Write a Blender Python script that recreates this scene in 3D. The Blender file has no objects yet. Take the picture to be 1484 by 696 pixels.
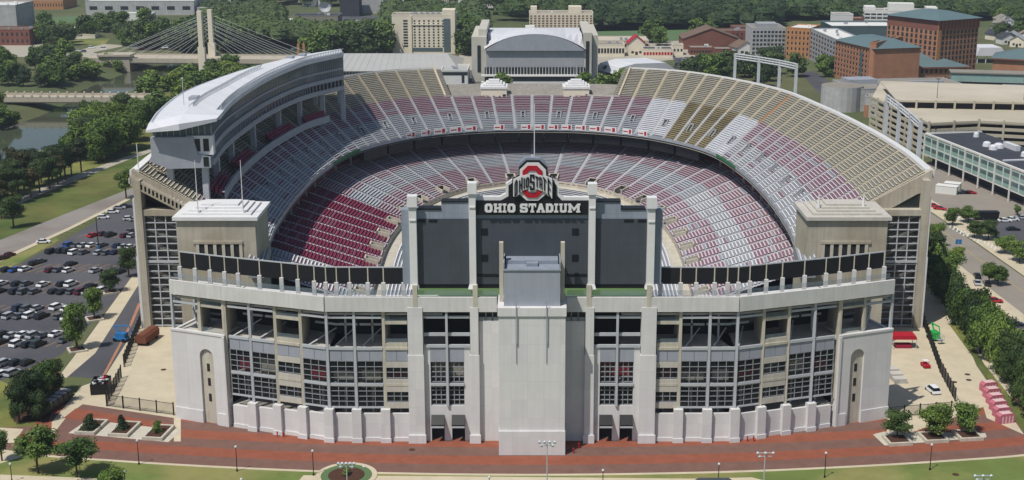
import bpy, math, random
from mathutils import Vector, Matrix
random.seed(11)
HAZE = True
S = bpy.context.scene
COL = S.collection
# ------------------------------------------------------------------ camera
F, YH, CH = 1940.0, -170.0, 117.0
CXP, CYP = 771.0, 348.0
TILT = math.atan((CYP - YH) / F)
cam = bpy.data.cameras.new('camera'); co = bpy.data.objects.new('camera', cam); COL.objects.link(co)
co.location = (0, 0, CH); co.rotation_euler = (math.pi / 2 - TILT, 0, 0)
cam.sensor_width = 36; cam.lens = 36 * F / 1484; cam.shift_x = -(CXP - 742) / 1484
cam.clip_end = 20000; cam.clip_start = 1
S.camera = co
# ------------------------------------------------------------------ light
SUN_EL = math.radians(60); TS = Vector((-0.68, -0.73)).normalized()
W = bpy.data.worlds.new('World'); S.world = W; W.use_nodes = True
nt = W.node_tree; bg = nt.nodes['Background']
sky = nt.nodes.new('ShaderNodeTexSky'); sky.sky_type = 'NISHITA'; sky.sun_disc = False
sky.sun_elevation = SUN_EL; sky.sun_rotation = math.atan2(TS.x, TS.y)
nt.links.new(sky.outputs[0], bg.inputs[0]); bg.inputs[1].default_value = 0.07
sl = bpy.data.lights.new('sun', 'SUN'); sl.energy = 3.5; sl.angle = math.radians(0.6); sl.color = (1, .955, .88)
so = bpy.data.objects.new('sun', sl); COL.objects.link(so)
d = Vector((TS.x * math.cos(SUN_EL), TS.y * math.cos(SUN_EL), math.sin(SUN_EL)))
so.rotation_euler = d.to_track_quat('Z', 'Y').to_euler(); so.location = (-200, 0, 300)
S.view_settings.view_transform = 'Standard'; S.view_settings.look = 'None'
S.view_settings.exposure = 0.16; S.view_settings.gamma = 1
try:
    S.cycles.max_bounces = 5; S.cycles.diffuse_bounces = 2; S.cycles.transparent_max_bounces = 12
except Exception: pass

# ------------------------------------------------------------------ helpers
def at(px, py, z=0.0):
    """photo pixel -> ground coordinates on the level z (used to survey where things stand)"""
    c, n = math.cos(TILT), math.sin(TILT)
    a = (px - CXP) / F; b = -(py - CYP) / F
    k = (z - CH) / (-n + b * c)
    return Vector((a * k, (c + b * n) * k))
def hz(py, Y):
    c, n = math.cos(TILT), math.sin(TILT); b = -(py - CYP) / F
    return CH + (-n + b * c) * Y / (c + b * n)
def srgb(h):
    if isinstance(h, str):
        v = [int(h[i:i + 2], 16) / 255 for i in (0, 2, 4)]
        return tuple(x / 12.92 if x <= .04045 else ((x + .055) / 1.055) ** 2.4 for x in v) + (1,)
    return tuple(h) + (1,)
M = {}
def mat(name, col, rough=.85, var=.12, scale=.6, bump=0, metal=0, spec=.3, streak=0, col2=None, alpha=1, fine=0):
    m = bpy.data.materials.new(name); m.use_nodes = True; t = m.node_tree; N = t.nodes; L = t.links
    b = N['Principled BSDF']; b.inputs['Roughness'].default_value = rough; b.inputs['Metallic'].default_value = metal
    b.inputs['Specular IOR Level'].default_value = spec
    c = srgb(col); tc = N.new('ShaderNodeTexCoord')
    geo = N.new('ShaderNodeNewGeometry')
    n = N.new('ShaderNodeTexNoise'); n.inputs['Scale'].default_value = scale; n.inputs['Detail'].default_value = 6; n.inputs['Roughness'].default_value = .65
    L.new(geo.outputs['Position'], n.inputs['Vector'])
    r = N.new('ShaderNodeMapRange'); r.inputs[1].default_value = .3; r.inputs[2].default_value = .7
    r.inputs[3].default_value = 1 - var; r.inputs[4].default_value = 1 + var
    L.new(n.outputs[0], r.inputs[0]); out = r.outputs[0]
    if streak:
        mp = N.new('ShaderNodeMapping'); mp.inputs['Scale'].default_value = (1.3, 1.3, .09)
        L.new(geo.outputs['Position'], mp.inputs[0])
        n2 = N.new('ShaderNodeTexNoise'); n2.inputs['Scale'].default_value = 1; n2.inputs['Detail'].default_value = 5
        L.new(mp.outputs[0], n2.inputs['Vector'])
        r2 = N.new('ShaderNodeMapRange'); r2.inputs[1].default_value = .35; r2.inputs[2].default_value = .65
        r2.inputs[3].default_value = 1 - streak; r2.inputs[4].default_value = 1 + streak * .3
        L.new(n2.outputs[0], r2.inputs[0])
        mu = N.new('ShaderNodeMath'); mu.operation = 'MULTIPLY'; L.new(out, mu.inputs[0]); L.new(r2.outputs[0], mu.inputs[1]); out = mu.outputs[0]
    if fine:
        n3 = N.new('ShaderNodeTexNoise'); n3.inputs['Scale'].default_value = 7; n3.inputs['Detail'].default_value = 3
        L.new(geo.outputs['Position'], n3.inputs['Vector'])
        r3 = N.new('ShaderNodeMapRange'); r3.inputs[1].default_value = .3; r3.inputs[2].default_value = .7; r3.inputs[3].default_value = 1 - fine; r3.inputs[4].default_value = 1 + fine
        L.new(n3.outputs[0], r3.inputs[0])
        mu = N.new('ShaderNodeMath'); mu.operation = 'MULTIPLY'; L.new(out, mu.inputs[0]); L.new(r3.outputs[0], mu.inputs[1]); out = mu.outputs[0]
    mx = N.new('ShaderNodeVectorMath'); mx.operation = 'SCALE'
    if col2:
        c2 = srgb(col2); mm = N.new('ShaderNodeMix'); mm.data_type = 'RGBA'
        n4 = N.new('ShaderNodeTexNoise'); n4.inputs['Scale'].default_value = scale * .35; n4.inputs['Detail'].default_value = 4
        L.new(geo.outputs['Position'], n4.inputs['Vector'])
        r4 = N.new('ShaderNodeMapRange'); r4.inputs[1].default_value = .42; r4.inputs[2].default_value = .6; L.new(n4.outputs[0], r4.inputs[0])
        L.new(r4.outputs[0], mm.inputs[0]); mm.inputs[6].default_value = c; mm.inputs[7].default_value = c2
        L.new(mm.outputs[2], mx.inputs[0])
    else: mx.inputs[0].default_value = c[:3]
    L.new(out, mx.inputs['Scale']); L.new(mx.outputs[0], b.inputs['Base Color'])
    if bump:
        bp = N.new('ShaderNodeBump'); bp.inputs['Strength'].default_value = bump; bp.inputs['Distance'].default_value = .3
        L.new(n.outputs[0], bp.inputs['Height']); L.new(bp.outputs[0], b.inputs['Normal'])
    if alpha < 1: b.inputs['Alpha'].default_value = alpha
    M[name] = m
    return m
def tag(o, label=None, cat=None, group=None, kind=None):
    if label: o['label'] = label
    if cat: o['category'] = cat
    if group: o['group'] = group
    if kind: o['kind'] = kind
    return o
def empty(name, loc=(0, 0, 0), rz=0):
    o = bpy.data.objects.new(name, None); COL.objects.link(o); o.location = loc; o.rotation_euler = (0, 0, rz)
    o.empty_display_size = 1; return o
class G:
    def __init__(s): s.v = []; s.f = []; s.mi = []
    def poly(s, pts, m=0):
        i = len(s.v); s.v += [tuple(p) for p in pts]; s.f.append(tuple(range(i, i + len(pts)))); s.mi.append(m)
    def mesh8(s, p, m=0):
        i = len(s.v); s.v += [tuple(q) for q in p]
        for f in ((0, 3, 2, 1), (4, 5, 6, 7), (0, 1, 5, 4), (1, 2, 6, 5), (2, 3, 7, 6), (3, 0, 4, 7)):
            s.f.append(tuple(i + k for k in f)); s.mi.append(m)
    def box(s, x0, x1, y0, y1, z0, z1, m=0):
        if x0 > x1: x0, x1 = x1, x0
        s.mesh8([(x0, y0, z0), (x1, y0, z0), (x1, y1, z0), (x0, y1, z0), (x0, y0, z1), (x1, y0, z1), (x1, y1, z1), (x0, y1, z1)], m)
    def lbox(s, fr, u0, u1, v0, v1, z0, z1, m=0):
        s.mesh8([fr(u0, v0, z0), fr(u1, v0, z0), fr(u1, v1, z0), fr(u0, v1, z0), fr(u0, v0, z1), fr(u1, v0, z1), fr(u1, v1, z1), fr(u0, v1, z1)], m)
    def prism(s, pts, z0, z1, m=0, mt=None):
        n = len(pts); i = len(s.v)
        s.v += [(p[0], p[1], z0) for p in pts] + [(p[0], p[1], z1) for p in pts]
        s.f.append(tuple(range(i + n, i + 2 * n))); s.mi.append(m if mt is None else mt)
        for k in range(n):
            a, b = i + k, i + (k + 1) % n; s.f.append((a, b, b + n, a + n)); s.mi.append(m)
    def vprism(s, pts, y0, y1, m=0, fr=None):
        """prism of an x-z outline, from depth y0 (front) to y1"""
        n = len(pts); i = len(s.v)
        g = fr or (lambda u, v, z: (u, v, z))
        s.v += [g(p[0], y0, p[1]) for p in pts] + [g(p[0], y1, p[1]) for p in pts]
        s.f.append(tuple(range(i, i + n))); s.mi.append(m)
        s.f.append(tuple(range(i + 2 * n - 1, i + n - 1, -1))); s.mi.append(m)
        for k in range(n):
            a, b = i + k, i + (k + 1) % n; s.f.append((a, a + n, b + n, b)); s.mi.append(m)
    def tube(s, p0, p1, r0, r1=None, n=6, m=0):
        r1 = r0 if r1 is None else r1; p0 = Vector(p0); p1 = Vector(p1); ax = (p1 - p0)
        if ax.length < 1e-6: return
        q = ax.to_track_quat('Z', 'Y'); i = len(s.v)
        for p, r in ((p0, r0), (p1, r1)):
            for k in range(n):
                a = 2 * math.pi * k / n; s.v.append(tuple(p + q @ Vector((r * math.cos(a), r * math.sin(a), 0))))
        for k in range(n):
            a, b = i + k, i + (k + 1) % n; s.f.append((a, b, b + n, a + n)); s.mi.append(m)
        s.f.append(tuple(range(i + n, i + 2 * n))); s.mi.append(m)
        s.f.append(tuple(range(i + n - 1, i - 1, -1))); s.mi.append(m)
    def ball(s, c, r, m=0, n=6):
        i = len(s.v)
        for a in range(1, n):
            for b in range(n * 2):
                th = math.pi * a / n; ph = math.pi * b / n
                s.v.append((c[0] + r * math.sin(th) * math.cos(ph), c[1] + r * math.sin(th) * math.sin(ph), c[2] + r * math.cos(th)))
        t = len(s.v); s.v += [(c[0], c[1], c[2] + r), (c[0], c[1], c[2] - r)]
        w = n * 2
        for a in range(n - 2):
            for b in range(w):
                s.f.append((i + a * w + b, i + (a + 1) * w + b, i + (a + 1) * w + (b + 1) % w, i + a * w + (b + 1) % w)); s.mi.append(m)
        for b in range(w):
            s.f.append((t, i + b, i + (b + 1) % w)); s.mi.append(m)
            s.f.append((t + 1, i + (n - 2) * w + (b + 1) % w, i + (n - 2) * w + b)); s.mi.append(m)
    def me(s, name, mats):
        me = bpy.data.meshes.new(name); me.from_pydata(s.v, [], s.f)
        if not isinstance(mats, (list, tuple)): mats = [mats]
        for m in mats: me.materials.append(M[m] if isinstance(m, str) else m)
        if len(mats) > 1: me.polygons.foreach_set('material_index', s.mi)
        me.update(); return me
    def build(s, name, mats, parent=None, **k):
        o = bpy.data.objects.new(name, s.me(name, mats)); COL.objects.link(o)
        if parent is not None: o.parent = parent
        tag(o, **k); return o
def link(name, me, parent=None, loc=None, rz=0, sc=None, **k):
    o = bpy.data.objects.new(name, me); COL.objects.link(o)
    if parent is not None: o.parent = parent
    if loc is not None: o.location = loc
    if rz: o.rotation_euler = (0, 0, rz)
    if sc is not None: o.scale = sc if hasattr(sc, '__len__') else (sc,) * 3
    tag(o, **k); return o
def frame(P, Q):
    """local frame along P->Q: u metres along, v metres away from the viewer side, z up"""
    P = Vector(P[:2]); Q = Vector(Q[:2]); L = (Q - P).length; e = (Q - P) / L; n = Vector((-e.y, e.x))
    if n.y < 0 and abs(n.y) > 1e-6: n = -n
    f = lambda u, v, z: (P.x + e.x * u + n.x * v, P.y + e.y * u + n.y * v, z)
    f.L = L; f.e = e; f.n = n
    return f
def sheet(name, pts, z, m, px=True, **k):
    g = G(); P = [at(*p) for p in pts] if px else [Vector(p) for p in pts]
    A = sum(P[i].x * P[(i + 1) % len(P)].y - P[(i + 1) % len(P)].x * P[i].y for i in range(len(P)))
    if A < 0: P = P[::-1]
    g.poly([(p.x, p.y, z) for p in P]); k.setdefault('kind', 'structure')
    return g.build(name, m, None, **k)
def spline(pts):
    pts = [Vector(p) for p in pts]; n = len(pts)
    def f(t):
        t = max(0, min(n - 1 - 1e-9, t)); i = int(t); u = t - i
        p1, p2 = pts[i], pts[i + 1]
        p0 = pts[i - 1] if i > 0 else 2 * p1 - p2
        p3 = pts[i + 2] if i + 2 < n else 2 * p2 - p1
        return .5 * ((2 * p1) + (p2 - p0) * u + (2 * p0 - 5 * p1 + 4 * p2 - p3) * u * u + (3 * p1 - p0 - 3 * p2 + p3) * u ** 3)
    f.n = n; return f

# ------------------------------------------------------------------ materials
mat('white_wall', 'd6d5d4', .8, .04, .25, streak=.04)
mat('white_trim', 'dadada', .6, .04, .4, streak=.03)
mat('white_steel', 'b4b8bd', .5, .06, .5)
mat('panel_pale', 'cdccca', .75, .06, .3, streak=.08)
mat('mullion_grey', '8f949a', .5, .06, .5)
mat('grey_panel', '9ba0ab', .6, .05, .3, streak=.05)
mat('board_grey', '8e97a4', .55, .06, .3, streak=.08)
mat('screen_dark', '474d55', .45, .08, .15, spec=.4)
mat('black_panel', '1b1d22', .4, .1, .5)
mat('black_metal', '17181b', .45, .1, .5)
mat('old_concrete', 'b9b2a2', .9, .1, .18, streak=.12, col2='aaa18f')
mat('tan_concrete', 'bfb9aa', .9, .1, .3, streak=.12)
mat('beige_concrete', 'c0b59d', .9, .1, .2, fine=.06)
mat('pale_concrete', 'bdb9b0', .9, .08, .3, streak=.08)
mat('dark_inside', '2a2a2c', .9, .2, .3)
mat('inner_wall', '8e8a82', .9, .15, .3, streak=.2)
mat('glass_dark', '20262b', .12, .1, .2, spec=.6)
mat('glass_thin', '2b3036', .15, .1, .2, alpha=.22, spec=.6)
mat('glass_blue', '54656b', .12, .1, .2, spec=.6)
mat('glass_rail', '8a9aa3', .15, .05, .5, alpha=.22)
mat('mesh_screen', '17181c', .7, .1, .6, alpha=.93)
mat('field', '567241', .9, .12, .1)
mat('step_grey', '8d9095', .85, .12, .5, fine=.15)
mat('step_maroon', '80606b', .85, .16, .5, fine=.15)
mat('step_red', '6b2740', .85, .1, .5, fine=.1)
mat('step_tan', '88857b', .9, .15, .4, fine=.15)
mat('step_brown', '8b8168', .9, .2, .35, fine=.2, col2='6f6750')
mat('step_white', 'c9cbd0', .85, .08, .4)
mat('bench_grey', 'b9bec6', .5, .1, .4)
mat('bench_maroon', 'b3a3ac', .6, .12, .4)
mat('bench_red', '80304a', .6, .14, .4)
mat('bench_tan', 'bab4a4', .8, .14, .4)
mat('bench_brown', 'a39675', .85, .2, .5, col2='857a5c')
mat('bench_pink', 'c9bfc5', .6, .08, .4)
mat('bench_white', 'd6d8dc', .6, .06, .4)
mat('aisle', 'b4b6ba', .85, .1, .5)
mat('aisle_tan', 'b8ae98', .85, .1, .5)
mat('roof_white', 'd4d6da', .55, .04, .1)
mat('panel_light', '9da2aa', .5, .05, .2)
mat('green_pad', '2f6f42', .6, .1, .5)
mat('maroon_paint', '93203c', .6, .12, .5)
mat('red_paint', 'ac1a2c', .5, .06, .5)
mat('asphalt', '56565b', .9, .14, .06, fine=.08, col2='4b4b51')
mat('asphalt_old', '8b8580', .9, .1, .1, fine=.08, col2='7d7670')
mat('street', '8c857c', .9, .08, .1, fine=.06)
mat('path', 'a8a294', .9, .08, .2, fine=.05)
mat('line_orange', 'b98a3c', .8, .2, 1)
mat('line_white', 'd0d0cc', .8, .15, 1)
mat('line_yellow', 'b0994a', .8, .2, 1)
mat('grass', '535f30', .95, .2, .12, fine=.18, col2='7d7d42')
mat('grass_wild', '4b5c2a', .95, .3, .06, fine=.25, col2='676738')
mat('lawn', '66753c', .95, .15, .15, fine=.14, col2='85824f')
mat('mulch', '4b3328', .95, .2, 1)
mat('turf', '57704a', .9, .06, .05)
mat('ground_far', '525c3a', .95, .25, .02, fine=.1, col2='5d5f40')
def brickmat(name, a, b, mort):
    m = mat(name, a, .88, .14, .35, fine=.1); t = m.node_tree; N = t.nodes; L = t.links
    br = N.new('ShaderNodeTexBrick'); br.inputs['Scale'].default_value = 1.6; br.inputs['Mortar Size'].default_value = .03
    br.inputs[1].default_value = srgb(a); br.inputs[2].default_value = srgb(b); br.inputs[3].default_value = srgb(mort)
    geo = [n for n in N if n.type == 'NEW_GEOMETRY'][0]; L.new(geo.outputs['Position'], br.inputs['Vector'])
    v = [n for n in N if n.type == 'VECT_MATH'][0]; L.new(br.outputs[0], v.inputs[0])
brickmat('brick_red', '94523c', '8a4b39', '7d5443')
brickmat('brick_grey', '77564c', '6d4f46', '745e55')
mat('brick_wall', 'a3765c', .9, .14, .2, fine=.1)
mat('brick_orange', 'b08058', .9, .08, .2)
mat('brick_dark', '7d5246', .9, .12, .2)
mat('cream', 'ddd4c0', .85, .06, .1)
mat('off_white', 'd8d8d4', .8, .05, .1)
mat('arts_concrete', 'b3b4b4', .85, .12, .25, streak=.1)
mat('slate_roof', '5d7276', .6, .08, .1, streak=0)
mat('fieldhouse_roof', 'a9a9a7', .7, .05, .08)
mat('flat_roof', '8a857c', .9, .12, .08)
mat('dark_roof', '3b3e46', .9, .15, .08)
mat('arena_grey', 'a0a3a7', .7, .07, .1, streak=.05)
mat('arena_pale', 'bcb9ae', .8, .07, .1)
mat('garage_deck', 'bdb5a4', .9, .08, .05, col2='b1a997')
mat('green_glass', '8fb0a8', .2, .1, .2, spec=.6)
mat('slate_window', '2c3338', .2, .2, .3, spec=.5)
mat('brown_roof', '6f5d50', .9, .12, .2)
mat('tyre', '121212', .8, .05, 1)
mat('car_glass', '15191e', .1, .05, 1, spec=.7)
mat('bark', '4d4032', .95, .2, 2)
mat('lamp_head', 'c9ced6', .4, .03, 1)
mat('blue_paint', '2c6fa8', .5, .08, 1)
mat('green_paint', '2aa34a', .5, .08, 1)
mat('rust', '6f4230', .8, .15, 1)
mat('pink_stripe', 'b76a78', .7, .1, 1)
mat('pink_pale', 'd5b3b6', .7, .08, 1)
mat('bridge_concrete', 'b5ac9c', .9, .08, .1, streak=.1)
mat('cable', 'b9bdbd', .5, .02, 1)
mat('water', '4a5040', .06, .12, .02, spec=.5)
w = M['water'].node_tree; wb = w.nodes.new('ShaderNodeBump'); wn = w.nodes.new('ShaderNodeTexNoise'); wn.inputs['Scale'].default_value = .25; wn.inputs['Detail'].default_value = 3
wg = w.nodes.new('ShaderNodeNewGeometry'); w.links.new(wg.outputs['Position'], wn.inputs['Vector']); w.links.new(wn.outputs[0], wb.inputs['Height'])
wb.inputs['Strength'].default_value = .12; w.links.new(wb.outputs[0], w.nodes['Principled BSDF'].inputs['Normal'])
def panels(name, w, h, dark, jx=.05):
    t = M[name].node_tree; N = t.nodes; L = t.links; geo = [n for n in N if n.type == 'NEW_GEOMETRY'][0]
    sp = N.new('ShaderNodeSeparateXYZ'); L.new(geo.outputs['Position'], sp.inputs[0]); ad = N.new('ShaderNodeMath'); ad.operation = 'MULTIPLY_ADD'; ad.inputs[1].default_value = .6
    L.new(sp.outputs[1], ad.inputs[0]); L.new(sp.outputs[0], ad.inputs[2]); cb = N.new('ShaderNodeCombineXYZ'); L.new(ad.outputs[0], cb.inputs[0]); L.new(sp.outputs[2], cb.inputs[1])
    b = N.new('ShaderNodeTexBrick'); b.offset = 0; b.inputs['Scale'].default_value = 1; b.inputs['Brick Width'].default_value = w; b.inputs['Row Height'].default_value = h
    b.inputs['Mortar Size'].default_value = jx; b.inputs['Mortar Smooth'].default_value = .3; b.inputs[1].default_value = (1, 1, 1, 1); b.inputs[2].default_value = (.93, .93, .94, 1); b.inputs[3].default_value = (dark,) * 3 + (1,)
    L.new(cb.outputs[0], b.inputs['Vector']); v = [n for n in N if n.type == 'VECT_MATH'][0]; m = N.new('ShaderNodeVectorMath'); m.operation = 'MULTIPLY'
    bs = N['Principled BSDF']; L.new(v.outputs[0], m.inputs[0]); L.new(b.outputs[0], m.inputs[1]); L.new(m.outputs[0], bs.inputs['Base Color'])
panels('white_wall', 3.4, 4.1, .87); panels('roof_white', 2.6, 60, .86, .05); panels('panel_light', 2.4, 2.6, .8, .04); panels('screen_dark', 2.2, 2.2, .8, .05); panels('board_grey', 3, 2.4, .8, .04); panels('arena_grey', 2.2, 8, .8, .06); panels('arts_concrete', 3, 3, .82, .06); panels('old_concrete', 6, 3.2, .85, .05)
def leafmat(name, a, b):
    m = bpy.data.materials.new(name); m.use_nodes = True; t = m.node_tree; N = t.nodes; L = t.links; bs = N['Principled BSDF']
    bs.inputs['Roughness'].default_value = .6; bs.inputs['Specular IOR Level'].default_value = .2
    oi = N.new('ShaderNodeObjectInfo'); geo = N.new('ShaderNodeNewGeometry'); n = N.new('ShaderNodeTexNoise'); n.inputs['Scale'].default_value = .45; n.inputs['Detail'].default_value = 5
    L.new(geo.outputs['Position'], n.inputs['Vector'])
    mm = N.new('ShaderNodeMix'); mm.data_type = 'RGBA'; mm.inputs[6].default_value = srgb(a); mm.inputs[7].default_value = srgb(b)
    ad = N.new('ShaderNodeMath'); ad.operation = 'MULTIPLY_ADD'; ad.inputs[1].default_value = .75; L.new(oi.outputs['Random'], ad.inputs[0])
    nb = N.new('ShaderNodeTexNoise'); nb.inputs['Scale'].default_value = .035; nb.inputs['Detail'].default_value = 3; L.new(geo.outputs['Position'], nb.inputs['Vector'])
    av = N.new('ShaderNodeMath'); av.operation = 'ADD'; L.new(n.outputs[0], av.inputs[0]); L.new(nb.outputs[0], av.inputs[1])
    r = N.new('ShaderNodeMapRange'); r.inputs[1].default_value = .75; r.inputs[2].default_value = 1.25; r.inputs[3].default_value = -.45; r.inputs[4].default_value = .7; L.new(av.outputs[0], r.inputs[0]); L.new(r.outputs[0], ad.inputs[2])
    cl = N.new('ShaderNodeClamp'); L.new(ad.outputs[0], cl.inputs[0]); L.new(cl.outputs[0], mm.inputs[0]); L.new(mm.outputs[2], bs.inputs['Base Color'])
    M[name] = m
leafmat('leaf_mid', '46602c', '6f873d')
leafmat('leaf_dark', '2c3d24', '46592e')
leafmat('leaf_bright', '4f6a2b', '76883a')
leafmat('leaf_far', '34452b', '556638')
leafmat('leaf_brownish', '3a3d26', '55502f')

# ------------------------------------------------------------------ ground, river
RIV_L = [(-60, 262), (0, 190), (62, 168), (100, 150), (118, 132), (190, 104), (240, 92)]
RIV_R = [(-20, 262), (30, 233), (103, 198), (122, 166), (205, 124), (262, 108), (400, 99)]
rl = [at(*p, -4) for p in RIV_L]; rr = [at(*p, -4) for p in RIV_R]
rl = [Vector((-330, 380)), Vector((-310, 480))] + rl + [Vector((-235, 960)), Vector((-160, 1060)), Vector((60, 1200))]
rr = [Vector((-300, 380)), Vector((-268, 480))] + rr + [Vector((-150, 950)), Vector((-80, 1010)), Vector((100, 1130))]
poly = rl + rr[::-1]
def inside(p):
    c = False; n = len(poly)
    for i in range(n):
        a, b = poly[i], poly[i - 1]
        if (a.y > p[1]) != (b.y > p[1]) and p[0] < (b.x - a.x) * (p[1] - a.y) / (b.y - a.y) + a.x: c = not c
    return c
def rdist(p):
    best = 1e9; P = Vector(p)
    for L_ in (rl, rr):
        for a, b in zip(L_, L_[1:]):
            ab = b - a; t = max(0, min(1, (P - a).dot(ab) / ab.length_squared)); best = min(best, (a + ab * t - P).length)
    return best
def gh(x, y):
    if x > -120 and y < 940 or x > 150: return 0.0
    if y < 340: return 0.0
    dd = rdist((x, y))
    if inside((x, y)): return -4.3 - min(2, dd * .2)
    return max(-4.3, -4.3 + 4.3 * min(1, dd / 16.0)) if dd < 16 else 0.0
xs = [-7000, -3000, -1500, -900, -600] + [-400 + 9 * i for i in range(40)] + [-20, 60, 150, 400, 900, 1800, 4000, 8000]
ys = [-1500, -300, 100, 340] + [360 + 12 * i for i in range(75)] + [1400, 2000, 3000, 6000, 14000]
g = G()
for y in ys:
    for x in xs: g.v.append((x, y, gh(x, y)))
nx = len(xs)
for j in range(len(ys) - 1):
    for i in range(nx - 1): a = j * nx + i; g.f.append((a, a + 1, a + nx + 1, a + nx)); g.mi.append(0)
g.build('ground', 'ground_far', kind='structure')
g = G(); P = [(p.x - 14, p.y) for p in rl] + [(p.x + 14, p.y) for p in rr[::-1]]; g.poly([(p[0], p[1], -4) for p in P]); g.build('river_water', 'water', kind='structure')

# plaza edge curve (photo bottom): concrete edge strip and brick bands parallel to it
edge = spline([(-140, 274), (-109, 263.5), (-88, 259.5), (-62, 256), (-35, 253.6), (0, 252.5), (35, 253.6), (62, 256), (88, 259.5), (109, 263.5), (140, 274)])
E_ = [edge(i * 10 / 60) for i in range(61)]
def band(name, d0, d1, z, m, lim=None, **k):
    g = G()
    for a, b in zip(E_, E_[1:]): g.poly([(a.x, a.y + d0, z), (b.x, b.y + d0, z), (b.x, b.y + d1, z), (a.x, a.y + d1, z)])
    return g.build(name, m, None, kind='structure', **k)
sheet('lawn', [(-200, 262 - 60), (200, 262 - 60), (200, 290), (-200, 290)], .004, 'lawn', px=False)
for i in range(7):
    # bands clipped by the side walks laid on top
    band('brick_pavement', .0 + 4.4 * i, 4.4 * (i + 1), .012, 'brick_grey' if i % 2 == 0 else 'brick_red')
band('pavement_edge', -.9, 0, .016, 'beige_concrete')
sheet('pavement', [(440, 689), (700, 691), (1010, 694), (1090, 692), (1120, 700), (430, 700)], .02, 'beige_concrete')
sheet('pavement', [(0, 688), (130, 693), (260, 700), (0, 700)], .02, 'beige_concrete')
sheet('pavement', [(0, 620), (34, 622), (20, 642), (0, 642)], .022, 'beige_concrete')
sheet('pavement', [(0, 660), (10, 655), (46, 651), (30, 663), (0, 672)], .022, 'beige_concrete')
# left: car park, road, drive, forecourt
sheet('car_park', [(-120, 620), (-120, 402), (0, 398), (90, 350), (192, 291), (262, 270), (300, 330), (300, 420), (170, 430), (88, 515), (0, 552)], .008, 'asphalt')
sheet('drive', [(205, 408), (170, 428), (86, 545), (150, 549), (205, 470), (260, 400)], .012, 'asphalt')
sheet('planting_strip', [(192, 400), (207, 403), (138, 512), (96, 548), (86, 545), (120, 500)], .020, 'beige_concrete')
sheet('river_road', [(-60, 395), (-60, 372), (0, 348), (90, 312), (195, 271), (262, 243), (275, 256), (192, 284), (100, 330), (0, 375)], .012, 'asphalt_old')
sheet('kerb_strip', [(0, 375), (100, 330), (192, 284), (275, 256), (275, 259), (192, 288), (100, 334), (0, 380), (-60, 402), (-60, 396)], .10, 'beige_concrete')
sheet('grass_verge', [(0, 380), (80, 344), (86, 348), (0, 396)], .016, 'lawn')
sheet('grass_bank', [(0, 300), (60, 285), (185, 231), (262, 205), (262, 243), (195, 271), (90, 312), (0, 348), (-60, 372), (-60, 320)], .010, 'grass_wild')
sheet('riverside_path', [(-30, 320), (-30, 312), (60, 272), (120, 250), (180, 228), (262, 202), (262, 206), (183, 233), (122, 257), (62, 281)], .03, 'path')
sheet('park_ground', [(-60, 312), (60, 272), (180, 228), (262, 202), (250, 190), (130, 200), (60, 218), (0, 240), (-60, 250)], .006, 'grass')
sheet('forecourt', [(118, 560), (150, 549), (200, 470), (215, 462), (262, 455), (262, 640), (75, 640), (75, 612)], .016, 'beige_concrete')
sheet('brick_edging', [(205, 440), (192, 470), (150, 549), (146, 549), (188, 470), (200, 440)], .06, 'brick_wall')
sheet('brick_pavement', [(120, 586), (252, 606), (252, 640), (60, 640), (78, 628), (100, 600)], .024, 'brick_grey')
sheet('brick_pavement', [(110, 592), (252, 615), (252, 628), (92, 606)], .028, 'brick_red')
sheet('lawn', [(-60, 560), (0, 552), (20, 560), (60, 600), (48, 618), (0, 620), (-60, 640)], .018, 'grass')
sheet('mulch_bed', [(18, 570), (80, 530), (92, 552), (70, 612), (20, 612)], .026, 'mulch')
sheet('planter_paving', [(99, 628), (127, 609), (263, 624), (244, 641)], .034, 'tan_concrete')
# right side: concrete walk, street, parking
sheet('walkway', [(1285, 420), (1350, 418), (1372, 432), (1490, 640), (1490, 560), (1440, 500), (1400, 445), (1340, 395), (1285, 395)], .010, 'beige_concrete')
sheet('walkway', [(1285, 380), (1350, 418), (1390, 470), (1415, 530), (1484, 630), (1430, 606), (1425, 590), (1285, 640), (1285, 420)], .016, 'beige_concrete')
sheet('planter_paving', [(1265, 630), (1280, 626), (1428, 628), (1430, 634), (1282, 646)], .034, 'tan_concrete')
sheet('hedge_bed', [(1375, 470), (1388, 462), (1420, 520), (1484, 600), (1484, 628), (1430, 545)], .022, 'grass')
sheet('street', [(1296, 262), (1345, 306), (1410, 350), (1484, 402), (1620, 500), (1620, 560), (1484, 456), (1400, 392), (1345, 345), (1290, 300)], .012, 'street')
sheet('street', [(1345, 235), (1400, 250), (1484, 292), (1484, 330), (1400, 322), (1350, 308)], .008, 'street')
sheet('sidewalk', [(1296, 250), (1350, 290), (1420, 330), (1484, 378), (1560, 430), (1560, 440), (1484, 400), (1410, 348), (1345, 304), (1290, 262)], .02, 'beige_concrete')
sheet('sidewalk', [(1345, 345), (1400, 392), (1484, 456), (1484, 470), (1430, 440), (1340, 370)], .02, 'beige_concrete')
sheet('parking_lot', [(1345, 362), (1395, 385), (1484, 470), (1484, 560), (1420, 480), (1345, 400)], .010, 'asphalt')
sheet('parking_lot', [(1420, 330), (1430, 318), (1484, 312), (1560, 312), (1560, 400), (1484, 370)], .024, 'asphalt')
sheet('lawn', [(1440, 560), (1484, 560), (1600, 640), (1600, 700), (1500, 650)], .006, 'grass')
sheet('sports_field', [(850, 46), (1010, 43), (1010, 58), (850, 58)], .05, 'turf')
sheet('sports_field', [(66, 25), (180, 22), (175, 32), (60, 34)], .05, 'turf')
sheet('street', [(1160, 105), (1180, 103), (1250, 150), (1215, 160), (1180, 128)], .03, 'asphalt')
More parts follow.
